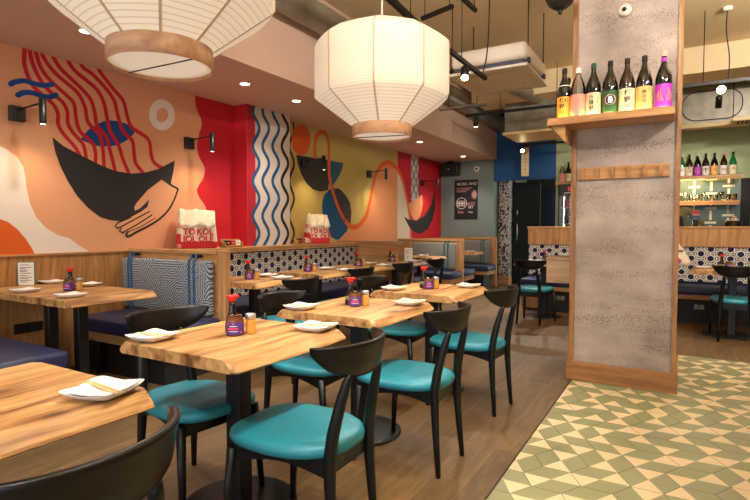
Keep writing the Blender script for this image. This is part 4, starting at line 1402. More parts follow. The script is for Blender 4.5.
def kanji(b, s, R, z, size, m, vertical=True, a0=-PI / 2):
    """lettering wrapped round the front of a bottle"""
    for i, ch in enumerate(s):
        zz = z - i * size * 1.05
        text_geo(b, ch, size, lambda u, v, zz=zz: ((R + .0007) * math.cos(a0 + u / R), (R + .0007) * math.sin(a0 + u / R), zz + v), m)
def sake(x, y, z, label, body='black_glass', lab='lab_cream', lz=(.012, .165), cap='ink', text=(), neck=None, h=.385, clear=False, seal=None, face=YAW * .3, deco=None, group='sake bottles on the pillar shelf', name='sake_bottle', k=1, detail=24, R=.052):
    r = thing(name, (x, y, z), label, 'bottle', group, face)
    b = MB()
    b.lathe([(R * .9, 0), (R, .004), (R, .205), (R * .94, .225), (R * .74, .262), (R * .5, .292), (R * .36, .315), (R * .31, .34), (R * .31, h - .03)], body, n=detail); b.build('body', r)
    b = MB(); b.lathe([(R * .33, h - .04), (R * .36, h - .038), (R * .36, h - .004), (R * .3, h)], cap, n=16); b.build('cap', r)
    b = MB(); b.lathe([(R + .0004, lz[0]), (R + .0006, lz[0] + .001), (R + .0006, lz[1] - .001), (R + .0004, lz[1])], lab, n=detail, cap=False)
    for s, dx, zz, size, m in text:
        kanji(b, s, R + .0008, zz, size, m, a0=-PI / 2 + dx / R)
    if deco:
        deco(b, R)
    b.build('label', r, fix=False)
    if neck:
        b = MB(); b.lathe([(R * .345, .30 + .01), (R * .345, .35)], neck, n=16, cap=False); b.build('neck_label', r)
    if seal:
        b = MB(); b.lathe([(R * .97, .212), (R * .80, .252)], seal, n=detail, cap=False); b.build('shoulder_label', r)
    return r
def round_badge(b, R):
    for rad, m, lift in ((.040, 'ink_red', .0012), (.036, 'ink_white', .0016), (.032, 'ink', .002)):
        b.poly([((R + lift) * math.cos(-PI / 2 + rad * math.cos(t) / R), (R + lift) * math.sin(-PI / 2 + rad * math.cos(t) / R), .10 + rad * math.sin(t)) for t in [2 * PI * i / 24 for i in range(24)]], m)
    b.poly([((R + .0024) * math.cos(-PI / 2 + u / R), (R + .0024) * math.sin(-PI / 2 + u / R), .10 + v) for u, v in ((-.012, -.024), (.012, -.024), (.016, .0), (.008, .022), (-.010, .024), (-.016, .004))], 'jar_whit')
def swirl(b, R):
    for s in (-1, 1):
        for q in range(3):
            pts = [(s * (.008 + .012 * q + .018 * math.sin(t * 2.2)), .05 + t * (.085 - q * .015)) for t in [i / 8 for i in range(9)]]
            for (u0, v0), (u1, v1) in zip(pts, pts[1:]):
                P = lambda u, v: ((R + .0015) * math.cos(-PI / 2 + u / R), (R + .0015) * math.sin(-PI / 2 + u / R), v)
                b.poly([P(u0 - .0025, v0), P(u0 + .0025, v0), P(u1 + .0025, v1), P(u1 - .0025, v1)], 'ink_gold')
def brush(b, R):
    P = lambda u, v: ((R + .0015) * math.cos(-PI / 2 + u / R), (R + .0015) * math.sin(-PI / 2 + u / R), v)
    for a in (.0, .5, 1.0):
        b.poly([P(.022 + .006 * a, .09 + .02 * a), P(.030, .085 + .02 * a), P(.034, .115 + .015 * a), P(.027, .112 + .02 * a)], 'ink_gold')
YS = 4.105
SZ_ = 2.0305
sake(-.775, YS + .02, SZ_, 'sake bottle with glowing orange label at the left corner of the pillar shelf', 'black_glass', 'lab_orange', text=(('楯野川', -.016, .122, .042, 'ink'), ('楯', .018, .125, .03, 'ink')), seal='lab_white')
sake(-.800, YS + .30, SZ_, 'dark sake bottle standing behind the orange-labelled one, at the pillar side', 'black_glass', 'lab_cream')
sake(-.672, YS - .01, SZ_, 'clear slim bottle with pink label, second on the pillar shelf', 'clear_glass', 'lab_pink', cap='lab_white', h=.365, text=(('桃', .0, .1, .022, 'ink_pink'),))
sake(-.568, YS, SZ_, 'black sake bottle with cream label and black characters, a yellow mark beside', 'black_glass', 'lab_cream', text=(('玉泉堂', -.016, .122, .040, 'ink'), ), deco=brush, cap='lab_green')
sake(-.456, YS, SZ_, 'black sake bottle with dark green label and round red badge', 'black_glass', 'lab_green', deco=round_badge)
sake(-.346, YS, SZ_, 'brown sake bottle with three large black characters on cream label', 'brown_glass', 'lab_cream', text=(('楯野川', .0, .118, .046, 'ink'),))
sake(-.237, YS, SZ_, 'black sake bottle with plain amber label, left of the purple one', 'black_glass', 'lab_amber', text=(('梅のり', -.004, .115, .030, 'ink'), ('酒', .024, .14, .016, 'ink')))
sake(-.118, YS, SZ_, 'sake bottle with purple label and pink cap at the right shelf end', 'black_glass', 'lab_purple', cap='pinkcap', deco=swirl, neck='lab_purple', seal=None, h=.40)
# peg board
r = thing('peg_rack', (-.388, 4.345, 1.637), 'oak board with six wooden pegs fixed to the concrete pillar', 'coat rack')
b = MB(); b.box(-.312, .312, -.024, 0, -.048, .048, 'oak_x', .003); b.build('board', r)
for i in range(6):
    x = -.272 + i * .1065
    b = MB(); b.rings([[(x - .011, -.02, -.034), (x + .011, -.02, -.034), (x + .011, -.02, .036), (x - .011, -.02, .036)], [(x - .011, -.045, -.034), (x + .011, -.045, -.034), (x + .011, -.066, .036), (x - .011, -.066, .036)]], 'oak_z', smooth=False); b.build('peg', r)
r = thing('motion_sensor', (-.388, 4.345, 2.84), 'white round sensor near the top of the concrete pillar', 'sensor')
b = MB()
for R, y0 in ((.045, 0),):
    b.rings([[(R_ * math.cos(2 * PI * i / 24), y_, R_ * math.sin(2 * PI * i / 24)) for i in range(24)] for R_, y_ in ((.045, 0), (.045, -.018), (.036, -.030), (.018, -.036))], 'ac_white')
b.build('housing', r)
b = MB(); b.rings([[(-.004 + R_ * math.cos(2 * PI * i / 16), y_, .002 + R_ * math.sin(2 * PI * i / 16)) for i in range(16)] for R_, y_ in ((.017, -.034), (.014, -.044), (.006, -.048))], 'ink'); b.build('lens', r)
# pale box fixed to the side of the pillar
r = thing('wall_box', (-.752, 4.80, .735), 'pale timber box fixed to the left side of the concrete pillar', 'box')
b = MB(); b.box(-.250, 0, -.15, .18, 0, .20, 'pale_x', .003); b.build('body', r)
b = MB(); b.box(-.255, 0, -.156, .18, .20, .222, 'pale_x', .003); b.build('lid', r)
put('plate', make_plate, (-.86, 4.83, .9575), .1, 'square white plate on the pale box beside the pillar')
put('napkin', make_napkin, (-.86, 4.83, .9575), .2, 'white paper napkin on the plate on the pale pillar box')
# ================================================================== BACK WALL
r = thing('speaker', (-4.33, BY - .12, 2.49), 'black loudspeaker hanging below the soffit on the grey back wall', 'speaker')
b = MB(); b.box(-.20, .20, -.10, .10, -.13, .13, 'blackm', .012, 2); b.build('cabinet', r)
b = MB(); b.box(-.185, .185, -.106, -.10, -.115, .115, 'ink', .004); b.build('grille', r)
b = MB(); b.box(-.02, .02, -.1075, -.106, -.012, .012, 'silver'); b.build('badge', r)
b = MB(); b.box(-.06, .06, -.03, .03, .13, .20, 'blackm'); b.box(-.15, .15, -.04, .08, .185, .20, 'blackm'); b.build('bracket', r)
r = thing('motion_sensor', (-3.77, BY, 2.48), 'white round sensor on the grey back wall, right of the loudspeaker', 'sensor')
b = MB(); b.rings([[(R_ * math.cos(2 * PI * i / 24), y_, R_ * math.sin(2 * PI * i / 24)) for i in range(24)] for R_, y_ in ((.062, 0), (.062, -.02), (.045, -.04))], 'ac_white'); b.build('housing', r)
b = MB(); b.rings([[(R_ * math.cos(2 * PI * i / 16), y_, R_ * math.sin(2 * PI * i / 16)) for i in range(16)] for R_, y_ in ((.026, -.038), (.02, -.05))], 'ink'); b.build('lens', r)
# poster: chalk style lettering on black
r = thing('poster', (-4.01, BY, 1.835), 'black chalk-style poster with pink splash and white lettering on grey wall', 'poster')
b = MB(); b.box(-.265, .265, -.012, 0, -.425, .425, 'ink'); 
T_ = lambda u, v: (u, -.0135, v)
text_geo(b, 'MUSIC AND', .085, lambda a, c: T_(.02 + a, .31 + c), 'ink_white', scale_x=1.0)
for k, (w_, z_) in enumerate(((.36, .24), (.30, .20), (.22, .165))):
    b.box(-.22, -.22 + w_, -.0135, -.012, z_, z_ + .014, 'ink_pink')
star = []
rg = random.Random(4)
for i in range(22):
    R_ = .11 if i % 2 else .055
    star.append((.19 + R_ * math.cos(2 * PI * i / 22) * .75, .10 + R_ * math.sin(2 * PI * i / 22) * 1.1))
b.poly([T_(min(u, .263), v) for u, v in star], 'ink_pink')
for i in range(24):
    a0, a1 = 2 * PI * i / 24, 2 * PI * (i + 1) / 24
    b.poly([T_(-.10 + q * math.cos(a), -.08 + q * math.sin(a)) for q, a in ((.112, a0), (.125, a0), (.125, a1), (.112, a1))], 'ink_white')
for i in range(5):
    u = -.19 + i * .036
    b.box(u, u + .018, -.0135, -.012, -.15, -.02, 'ink_white')
b.box(-.20, .0, -.0138, -.012, -.085, -.07, 'ink_white')
text_geo(b, 'JAZZ', .085, lambda a, c: T_(.115 + a, -.12 + c), 'ink_pink'); text_geo(b, 'SET', .075, lambda a, c: T_(.115 + a, -.19 + c), 'ink_white')
text_geo(b, 'live', .10, lambda a, c: T_(-.12 + a, -.30 + c), 'ink_pink'); text_geo(b, 'free', .06, lambda a, c: T_(.11 + a, -.29 + c), 'ink_white')
b.build('print', r, fix=False)

# paper banner hanging by the lit spot
r = thing('hanging_banner', (-2.655, 10.3, 2.24), 'narrow cream paper banner with red vertical characters before the blue bulkhead', 'banner', None, .1)
b = MB(); b.box(-.072, .072, -.003, .003, 0, .56, 'lab_cream')
for i, ch in enumerate('とんこつラーメン'):
    text_geo(b, ch, .058, lambda u, v, i=i: (u, -.0045, .50 - i * .064 + v), 'ink_red')
b.build('sheet', r, fix=False)
b = MB(); b.tube([(-.078, 0, .56), (.078, 0, .56)], .006, 'oak_x', 8); b.build('rod', r)
b = MB(); b.tube([(0, 0, .56), (0, 0, CZ - 2.24)], .003, 'ink', 6); b.build('string', r)

M['door_black'] = mat('door_black', (8, 8, 9), .7, spec=.2)
# lobby: printed column, black door, dark panel
def print_mat():
    m = bpy.data.materials.new('black_white_block_print'); m.use_nodes = True
    nt = m.node_tree; N, L = nt.nodes, nt.links
    bs = N['Principled BSDF']; bs.inputs['Roughness'].default_value = .7
    tc = N.new('ShaderNodeTexCoord'); mp = N.new('ShaderNodeMapping'); mp.inputs['Scale'].default_value = (44, 44, 28)
    L.new(tc.outputs['Object'], mp.inputs[0])
    v = N.new('ShaderNodeTexVoronoi'); v.distance = 'CHEBYCHEV'; v.inputs['Scale'].default_value = 1
    L.new(mp.outputs[0], v.inputs['Vector'])
    s = N.new('ShaderNodeSeparateColor'); L.new(v.outputs['Color'], s.inputs[0])
    rp = N.new('ShaderNodeValToRGB'); rp.color_ramp.interpolation = 'CONSTANT'
    rp.color_ramp.elements[0].color = srgb(26, 24, 24); rp.color_ramp.elements[1].position = .42; rp.color_ramp.elements[1].color = srgb(170, 160, 150)
    L.new(s.outputs[0], rp.inputs['Fac']); L.new(rp.outputs['Color'], bs.inputs['Base Color'])
    return m
M['print'] = print_mat()
b = MB(); b.box(-3.36, -3.14, BY + .24, BY + .5, .18, 2.6, 'print'); b.box(-3.37, -3.13, BY + .23, BY + .51, 0, .18, 'oak_x')
struct(b.build('trim_printed_column'))
r = thing('lobby_door', (-3.0, BY + .55, 0), 'tall black door with steel pull handles beside the printed column', 'door', None, .5)
b = MB(); b.box(-.14, .44, -.02, .02, 0.01, 2.2, 'door_black', .003); b.build('leaf', r)
for z0, z1 in ((.95, 1.3), (1.5, 1.6)):
    b = MB(); b.tube([(-.06, -.03, z0), (-.06, -.06, z0 + .01), (-.06, -.06, z1 - .01), (-.06, -.03, z1)], .010, 'silver', 8); b.build('handle', r)
r = thing('lobby_screen', (-2.55, BY + 1.88, 0), 'dark blue panel standing in the black lobby behind the bar bench', 'panel')
b = MB(); b.box(-.2, .42, -.03, 0, .0, 2.1, 'screen_dark', .005); b.build('board', r)
r = thing('lobby_board', (-2.86, BY + .9, 0), 'black wall panel with faint chalk pattern behind the door', 'panel')
b = MB(); b.box(-.14, .22, -.02, .02, 0, 2.2, 'dark_wall'); b.build('board', r)

# ================================================================== BAR BENCH AND COUNTER
BB = 8.08       # face of the bench back
r = thing('bar_bench', (-.4, BB, 0), 'long navy bench with ring patterned back and wooden top panel before the bar', 'bench')
x0, x1 = -2.02 + .4, 3.15 + .4
b = MB(); b.box(x0, x1, -.46, .06, .37, .475, 'navy', .025, 3); b.build('seat', r)
b = MB(); b.box(x0, x1, -.44, .06, .31, .37, 'oak_x', .003); b.build('seat_rail', r)
b = MB(); b.box(x0 + .02, x1, -.36, .06, .0, .31, 'dark_wall'); b.box(x0, x0 + .3, -.37, .06, .04, .31, 'trim_wood'); b.build('plinth', r)
b = MB(); b.box(x0, x1, 0, .08, .48, .965, 'ring_navy', .008)
rings_on(b, x0 + .01, x1 - 1.3, .50, .958, .125, lambda u, v: (u, -.0012, v))
b.build('backrest', r, fix=False)
b = MB(); b.box(x0, x1, -.02, .12, .965, 1.21, 'oak_z', .003); b.build('top_panel', r)
b = MB(); b.box(x0 - .01, x1, -.035, .2, 1.21, 1.238, 'oak_x', .004); b.build('cap_rail', r)
for x in (.63, -1.06):
    b = MB(); b.box(x - .07, x + .07, -.372, -.36, .17, .25, 'ink'); b.box(x - .055, x - .005, -.376, -.372, .18, .24, 'duct'); b.box(x + .005, x + .055, -.376, -.372, .18, .24, 'duct'); b.build('socket', r)
r = thing('bar_counter', (.6, 8.75, 0), 'bar counter worktop behind the ring patterned bench', 'counter')
b = MB(); b.box(-2.5, 2.5, -.42, .3, 0, 1.08, 'dark_wall'); b.build('body', r)
b = MB(); b.box(-2.5, 2.5, -.44, .34, 1.08, 1.12, 'oak_x', .004); b.build('worktop', r)
# back bar shelves
def shelf(x0, x1, y0, y1, z, label, t=.045, lit=True):
    r = thing('bar_shelf', ((x0 + x1) / 2, (y0 + y1) / 2, z), label, 'shelf', 'oak shelves behind the bar')
    w, d = (x1 - x0) / 2, (y1 - y0) / 2
    b = MB(); b.box(-w, w, -d, d, -t, 0, 'oak_x', .003); b.box(-w, w, -d, -d + .015, -t - .025, -t, 'oak_x'); b.build('board', r)
    if lit:
        b = MB(); b.box(-w + .02, w - .02, d - .05, d - .035, -t - .006, -t + .001, 'led_soft'); b.build('light_strip', r)
    for x in (-w + .1, w - .1):
        b = MB(); b.box(x - .012, x + .012, -.0, d, -t - .10, -t + .001, 'blackm'); b.build('bracket', r)
shelf(-.62, .85, 10.36, BY - .016, 2.105, 'upper oak shelf of bottles behind the bar, right of the pillar')
shelf(-.62, .83, 10.36, BY - .016, 1.675, 'lower oak shelf of drinking glasses behind the bar', lit=False)
shelf(-2.09, -1.45, 10.36, BY - .002, 2.10, 'short oak shelf with two bottles left of the pillar', lit=False)
GBK = 'bottles on the bar shelf'
bx = [.006, .115, .238, .356, .480, .612, .740]
spec = [('green_glass', 'lab_white', 'lab_white', 'green bottle with white label and red mark next to the pillar edge', (('大', 0, .10, .06, 'ink_red'),), None),
        ('brown_glass', 'lab_cream', 'ink', 'dark brown bottle with cream label, second on the bar shelf', (('楯川', 0, .12, .05, 'ink'),), None),
        ('black_glass', 'lab_purple', 'pinkcap', 'dark bottle with purple label and pink cap on the bar shelf', (), swirl),
        ('brown_glass', 'lab_white', 'ink', 'brown bottle with white label and coloured fan on the bar shelf', (), 'fan'),
        ('black_glass', 'lab_amber', 'ink', 'black bottle with amber label on the bar shelf', (('梅', 0, .09, .03, 'ink'),), None),
        ('brown_glass', 'lab_white', 'pinkcap', 'dark bottle with red neck band and red print on white label', (('月', -.02, .08, .05, 'ink_red'), ('山', .02, .08, .05, 'ink_red')), None),
        ('green_glass', 'lab_cream', 'ink', 'green bottle with cream label at the right end of bar shelf', (('吉', 0, .09, .04, 'ink'),), None)]
def fan(b, R):
    for i, m in enumerate(('ink_red', 'lab_orange', 'lab_green', 'strap', 'lab_purple')):
        a0, a1 = math.radians(35 + i * 22), math.radians(57 + i * 22)
        P = lambda u, v: ((R + .0015) * math.cos(-PI / 2 + u / R), (R + .0015) * math.sin(-PI / 2 + u / R), .03 + v)
        b.poly([P(0, 0), P(.11 * math.cos(a0) * .5, .11 * math.sin(a0)), P(.11 * math.cos(a1) * .5, .11 * math.sin(a1))], m)
for x, (bd, lb, cp, lab, tx, dc) in zip(bx, spec):
    sake(x, 10.50, 2.1055, lab, bd, lb, cap=cp, text=tx, deco=fan if dc == 'fan' else dc, neck='ink_red' if 'red neck' in lab else None, group=GBK, detail=16, face=.05)
sake(-1.99, 10.5, 2.1005, 'clear bottle with pink label on the short shelf left of the pillar', 'clear_glass', 'lab_pink', cap='lab_white', group=GBK, detail=16, h=.36)
sake(-1.875, 10.5, 2.1005, 'black bottle with cream label on the short shelf left of the pillar', 'black_glass', 'lab_cream', group=GBK, detail=16, text=(('酒', 0, .09, .05, 'ink'),))
# drinking glasses: tumblers and stemmed glasses in a row
def tumbler(label):
    b = MB(); b.lathe([(.028, 0), (.036, .11), (.034, .11), (.027, .008), (.001, .008)], 'clear_glass', n=14, cap=False)
    return tag(b.build('tumbler'), label, 'glass', 'glasses on the lower bar shelf')
def goblet(label):
    b = MB(); b.lathe([(.032, 0), (.030, .004), (.005, .008), (.005, .06), (.02, .075), (.036, .10), (.034, .15), (.032, .15), (.034, .10), (.018, .078), (.001, .074)], 'clear_glass', n=14, cap=False)
    return tag(b.build('stem_glass'), label, 'glass', 'glasses on the lower bar shelf')
x = -.02; i = 0
while x < .80:
    for yy in ((10.43, 10.54) if i % 2 else (10.46,)):
        row_ = 'front' if yy < 10.45 else 'back' if yy > 10.5 else 'middle'
        if i % 3 == 1:
            put('goblet', goblet, (x, yy, 1.6755), 0, 'one of the stemmed glasses in the row on the lower bar shelf')
        else:
            put('tumbler', tumbler, (x, yy, 1.6755), 0, 'one of the plain tumblers in the row on the lower bar shelf')
    x += .088; i += 1
# cards and jars on the counter
b = MB(); b.box(-.04, .04, -.004, .004, 0, .14, 'ink_pink'); b.box(-.04, .04, -.0055, -.004, .01, .055, 'strap'); b.box(-.04, .04, -.0055, -.004, .085, .13, 'ink_red'); b.box(-.04, .04, -.004, .03, -.004, 0, 'ink')
o = b.build('drinks_card', None, (.20, 9.06, 1.375))
tag(o, 'small pink and blue drinks card behind the bar, below the glasses', 'card')
o.location.z = 1.124 + .22
b2 = MB(); b2.box(.165, .235, 9.03, 9.09, 1.12, 1.34, 'ink', .003)
tag(b2.build('card_stand'), 'dark block behind the bar carrying the pink and blue card', 'stand')
r = thing('snack_jar', (.66, 9.02, 1.12), 'glass jar filled with white and amber sachets near the dark post', 'jar')
b = MB(); b.lathe([(.08, 0), (.10, .02), (.105, .20), (.10, .20), (.095, .02), (.001, .01)], 'clear_glass', n=20, cap=False); b.build('jar_body', r)
rg = random.Random(9)
for i in range(14):
    a, q = rg.uniform(0, 6.28), rg.uniform(0, .05)
    b = MB(); s = .034
    z = .03 + .0175 * i
    b.rings([[(s * c - .0, s * d, -.006) for c, d in ((-1, -1), (1, -1), (1, 1), (-1, 1))], [(s * c, s * d, .006) for c, d in ((-1, -1), (1, -1), (1, 1), (-1, 1))]], 'lab_white' if i % 3 else 'lab_orange', smooth=False)
    o = b.build('sachet', r, (q * math.cos(a), q * math.sin(a), z), a); o.rotation_euler = (rg.uniform(-.8, .8), rg.uniform(-.8, .8), a)
# drinks fridge
M['tube'] = emitter('fridge_tube_glow', (235, 240, 230), 1.6)
r = thing('drinks_fridge', (-1.70, 10.20, 0), 'black glass-door drinks fridge below the short shelf left of the pillar', 'fridge')
b = MB()
b.box(-.27, .27, .14, .16, .1, 2.02, 'blackm'); b.box(-.27, -.245, -.16, .16, .1, 2.02, 'blackm', .004); b.box(.245, .27, -.16, .16, .1, 2.02, 'blackm', .004); b.box(-.27, .27, -.16, .16, 1.84, 2.03, 'blackm', .006); b.box(-.27, .27, -.16, .16, 0, .12, 'blackm', .006)
b.build('cabinet', r)
b = MB(); b.box(-.10, .02, -.165, -.16, 1.90, 1.98, 'red_cap'); b.box(.06, .16, -.165, -.16, 1.90, 1.98, 'red_cap'); b.box(-.16, .0, -.166, -.16, 1.86, 1.875, 'ink_white'); b.build('header_panel', r)
b = MB(); b.box(-.225, -.195, .10, .12, .2, 1.82, 'tube'); b.build('light_tube', r)
for z in (.55, .98, 1.30, 1.60):
    b = MB(); b.box(-.24, .24, -.12, .13, z - .01, z, 'silver'); b.build('shelf', r)
b = MB(); b.box(-.245, .245, -.162, -.155, .13, 1.83, 'clear_glass'); b.build('glass_door', r)
def can(label):
    b = MB(); b.lathe([(.026, 0), (.033, .008), (.033, .13), (.026, .14)], 'silver', n=14)
    b.lathe([(.0335, .012), (.0335, .126)], 'strap', n=14, cap=False)
    return tag(b.build('drink_can'), label, 'can', 'cans and bottles in the fridge')
def fizz(label, m='red_cap'):
    b = MB(); b.lathe([(.030, 0), (.034, .01), (.034, .13), (.015, .18), (.013, .21), (.016, .212), (.016, .23)], m, n=14)
    return tag(b.build('soda_bottle'), label, 'bottle', 'cans and bottles in the fridge')
for zi, z in enumerate((.98, 1.30, 1.60)):
    for k in range(5):
        x = -1.70 - .14 + k * .085
        loc = (x, 10.14, z + .0005)
        if zi == 0:
            put('fz3', lambda l: fizz(l, 'lab_orange'), loc, 0, 'one of the orange soda bottles on the low fridge shelf')
        elif zi == 1 and k % 2:
            put('can', can, loc, 0, 'one of the blue drink cans on the middle fridge shelf')
        elif zi == 1:
            put('fz2', lambda l: fizz(l, 'brown_glass'), loc, 0, 'one of the dark soda bottles on the middle fridge shelf')
        else:
            put('fz1', lambda l: fizz(l, 'lab_pink' if 0 else 'jar_red'), loc, 0, 'one of the red soda bottles on the top fridge shelf')

# cloth bag on the hidden table, its edge showing past the pillar
def small_bag():
    r = thing('tote_bag', (-.115, 7.45, .7503), 'white pointed cloth bag showing past the right edge of the pillar', 'bag', None, .1)
    b = MB()
    rs = []
    for i in range(9):
        t = i / 8
        w, d = .24 * (1 - .94 * max(0, t - .12) ** 1.1), .13 * (1 - .8 * t)
        rs.append([(w * math.copysign(abs(math.cos(a)) ** .6, math.cos(a)) * (1 + .03 * math.sin(4 * a + 5 * t)) - .03 * t, d / 2 * math.copysign(abs(math.sin(a)) ** .6, math.sin(a)),   .42 * t) for a in [2 * PI * k / 24 for k in range(24)]])
    b.rings(rs, 'canvas'); b.build('body', r)
    b = MB()
    b.disc((.095, -.066, .055), .038, 'lab_purple', 'Y'); b.disc((.10, -.067, .06), .018, 'ink_red', 'Y'); b.box(.09, .15, -.055, -.052, .17, .19, 'lab_green')
    b.build('print', r)
small_bag()

# ================================================================== PERSON BEHIND THE BAR
def person():
    M['shirt'] = mat('olive_shirt', (128, 120, 84), .85, bump=.2, bscale=30)
    M['skin'] = mat('skin', (206, 150, 118), .55)
    M['hair'] = mat('dark_hair', (34, 26, 24), .6, bump=.4, bscale=90)
    M['apron'] = mat('navy_apron', (26, 30, 44), .8)
    M['trouser'] = mat('dark_trousers', (30, 30, 36), .85)
    loc = (-.105, 9.62, 0)
    r = thing('person', loc, 'person in olive shirt and dark apron behind the bar, mostly hidden by the pillar', 'person', None, .15)
    r.scale = (1.06, 1.06, 1.06)
    # joints of one continuous body: z up, facing -y
    J = {'pel': (0, 0, .93, .13), 'waist': (0, .0, 1.08, .125), 'chest': (0, .01, 1.27, .145), 'neckb': (0, .01, 1.44, .075), 'neck': (0, -.005, 1.51, .052), 'head': (0, -.02, 1.62, .085), 'top': (0, -.015, 1.70, .07)}
    E_ = [('pel', 'waist'), ('waist', 'chest'), ('chest', 'neckb'), ('neckb', 'neck'), ('neck', 'head'), ('head', 'top')]
    for s, n in ((-1, 'l'), (1, 'r')):
        J.update({'sh' + n: (s * .195, .01, 1.43, .066), 'el' + n: (s * .38, -.0, 1.20, .052), 'wr' + n: (s * .22, -.20, 1.15, .030), 'hd' + n: (s * .185, -.27, 1.15, .030),
                  'hip' + n: (s * .09, 0, .86, .095), 'kn' + n: (s * .10, -.01, .49, .062), 'an' + n: (s * .10, .01, .09, .042), 'toe' + n: (s * .11, -.14, .04, .036)})
        E_ += [('chest', 'sh' + n), ('sh' + n, 'el' + n), ('el' + n, 'wr' + n), ('wr' + n, 'hd' + n), ('pel', 'hip' + n), ('hip' + n, 'kn' + n), ('kn' + n, 'an' + n), ('an' + n, 'toe' + n)]
        for k in range(4):
            q = (k - 1.5) * .017
            J['f%s%d' % (n, k)] = (s * .185 + q, -.345 - (.008 if k in (1, 2) else 0), 1.145, .010)
            J['g%s%d' % (n, k)] = (s * .185 + q, -.378 - (.010 if k in (1, 2) else 0), 1.128, .008)
            E_ += [('hd' + n, 'f%s%d' % (n, k)), ('f%s%d' % (n, k), 'g%s%d' % (n, k))]
        J['th' + n] = (s * .145, -.285, 1.140, .011); J['ti' + n] = (s * .135, -.325, 1.132, .009)
        E_ += [('wr' + n, 'th' + n), ('th' + n, 'ti' + n)]
    names = list(J)
    me = bpy.data.meshes.new('body')
    me.from_pydata([J[k][:3] for k in names], [(names.index(a), names.index(c)) for a, c in E_], [])
    o = bpy.data.objects.new('body', me); COL.objects.link(o)
    sk = o.modifiers.new('skin', 'SKIN'); sk.use_smooth_shade = True
    for i, k in enumerate(names):
        me.skin_vertices[0].data[i].radius = (J[k][3] * (1.25 if k in ('pel', 'waist', 'chest') else 1), J[k][3] * (.85 if k in ('pel', 'waist', 'chest') else 1))
        me.skin_vertices[0].data[i].use_root = (k == 'pel')
    sub = o.modifiers.new('sub', 'SUBSURF'); sub.levels = 2; sub.render_levels = 2
    dg = bpy.context.evaluated_depsgraph_get()
    new = bpy.data.meshes.new_from_object(o.evaluated_get(dg))
    o.modifiers.clear(); o.data = new
    for m in ('skin', 'shirt', 'trouser', 'apron'):
        new.materials.append(M[m])
    for p in new.polygons:
        c = p.center
        p.use_smooth = True
        if c.z < .12: p.material_index = 3
        elif c.z < .97: p.material_index = 2
        elif c.z < 1.475 and not (abs(c.x) > .12 and c.y < -.12): p.material_index = 1
        else: p.material_index = 0
    o.parent = r
    def sub_obj(name, b):
        q = b.build(name, r)
        return q
    b = MB()
    rs = []
    for zz, k in ((1.545, .6), (1.57, .95), (1.62, 1.08), (1.67, 1.05), (1.71, .86), (1.738, .5), (1.745, .1)):
        rs.append([(.086 * k * math.cos(a), .012 + (.092 * k * math.sin(a) if math.sin(a) > 0 else .055 * k * math.sin(a) * (1 if zz > 1.66 else .3)), zz) for a in [2 * PI * i / 24 for i in range(24)]])
    b.rings(rs, 'hair'); sub_obj('hair', b)
    b = MB()
    for s in (-1, 1):
        b.lathe([(.001, -.012), (.010, -.006), (.012, 0), (.010, .006), (.001, .012)], 'white_china', (s * .032, -.094, 1.625), 10)
        b.lathe([(.001, -.006), (.005, 0), (.001, .006)], 'ink', (s * .032, -.104, 1.625), 8)
        b.tube([(s * .087, -.005, 1.65), (s * .094, .004, 1.63), (s * .088, -.004, 1.595)], [.008, .012, .007], 'skin', 8)
    b.tube([(0, -.098, 1.635), (0, -.116, 1.592)], [.009, .014], 'skin', 8)
    b.tube([(-.022, -.098, 1.562), (0, -.106, 1.560), (.022, -.098, 1.562)], .006, 'jar_red', 8)
    sub_obj('face', b)
    b = MB()
    b.rings([[(-.13, -.150, .6), (.13, -.150, .6), (.13, -.142, .6), (-.13, -.142, .6)], [(-.15, -.152, 1.05), (.15, -.152, 1.05), (.15, -.144, 1.05), (-.15, -.144, 1.05)], [(-.10, -.165, 1.32), (.10, -.165, 1.32), (.10, -.157, 1.32), (-.10, -.157, 1.32)]], 'apron', smooth=False)
    sub_obj('apron', b)
person()

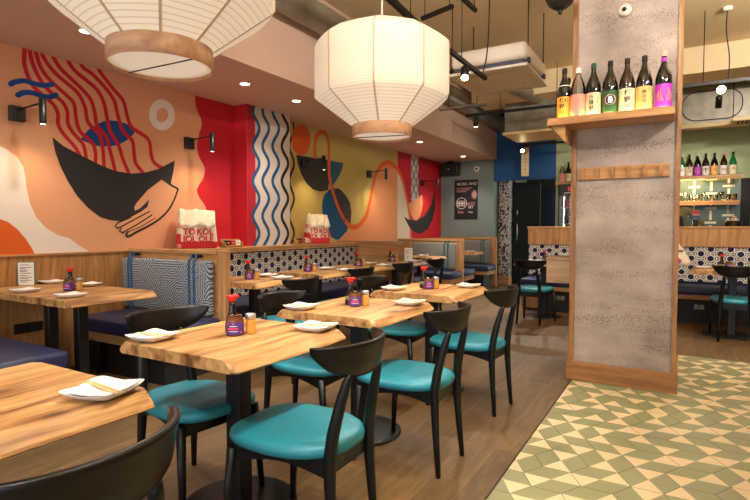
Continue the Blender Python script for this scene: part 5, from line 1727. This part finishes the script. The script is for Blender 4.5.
# booth power sockets
b = MB(); b.box(WX + .022, WX + .032, 2.05, 2.27, .36, .44, 'ink', .002)
for i in range(2):
    b.box(WX + .032, WX + .0345, 2.07 + i * .1, 2.15 + i * .1, .375, .425, 'blackm')
tag(b.build('wall_socket'), 'black double wall socket on the wood panelling under the booth table', 'socket')

# ================================================================== DAYLIGHT AND ROOM LIGHT
w = bpy.data.worlds.new('world'); SC.world = w; w.use_nodes = True
bg = w.node_tree.nodes['Background']
bg.inputs[0].default_value = (.84, .92, 1.0, 1); bg.inputs[1].default_value = 1.9

# more of the same track spots over the room, behind and beside the view
rail('track_rail', (-.5, -2.4, 3.05), (-.5, 2.6, 3.05), 'black track rail over the aisle behind the viewer', 'track', drops=(.1, .9), group=GT)
rail('track_rail', (1.4, -1.0, 3.05), (1.4, 5.6, 3.05), 'black track rail over the patterned tiles outside the view', 'track', drops=(.1, .9), group=GT)
for p, aim, e in (((-.5, -.4, 3.05), (-1.5, .7, .6), 75), ((-.5, 1.0, 3.05), (-1.4, 1.7, .5), 80), ((-.5, 2.3, 3.05), (-1.35, 2.9, .5), 90),
                  ((1.4, .4, 3.05), (.2, 2.6, 0), 22), ((1.4, 2.6, 3.05), (-.3, 4.3, 1.3), 60), ((1.4, 4.8, 3.05), (.6, 6.5, .5), 80)):
    v = Vector(aim) - Vector(p)
    spot(p, v, 'black track spot over the dining room, outside the view', e, aim=aim)
for x_, y_ in ((-.5, .3), (-.5, 1.7), (1.4, 1.6), (1.4, 3.9), (1.4, 5.2)):  # uplights added out of view only to brighten the ceiling
    spot((x_, y_, 3.05), (0, .15, 1), 'added track uplight brightening the ceiling, outside the view', 140, aim=(x_ - .2, y_ + 1.6, CZ), ang=150)
# undershelf light for bar and sake shelf
for z in (2.05,):
    light('bar_shelf_light', 'AREA', (.1, 10.40, z), 14, (255, 226, 170), .5, target=(.1, 10.55, z - 1))
light('bar_wall_fill', 'SPOT', (.3, 10.1, 3.3), 150, (255, 236, 200), .1, 130, .8, (.3, 10.6, 2.0))  # added spot without a fixture, brightens the bar wall

SC.view_settings.view_transform = 'Standard'
SC.view_settings.look = 'None'
SC.view_settings.gamma = 1
SC.view_settings.use_curve_mapping = False
SC.view_settings.exposure = 0.70
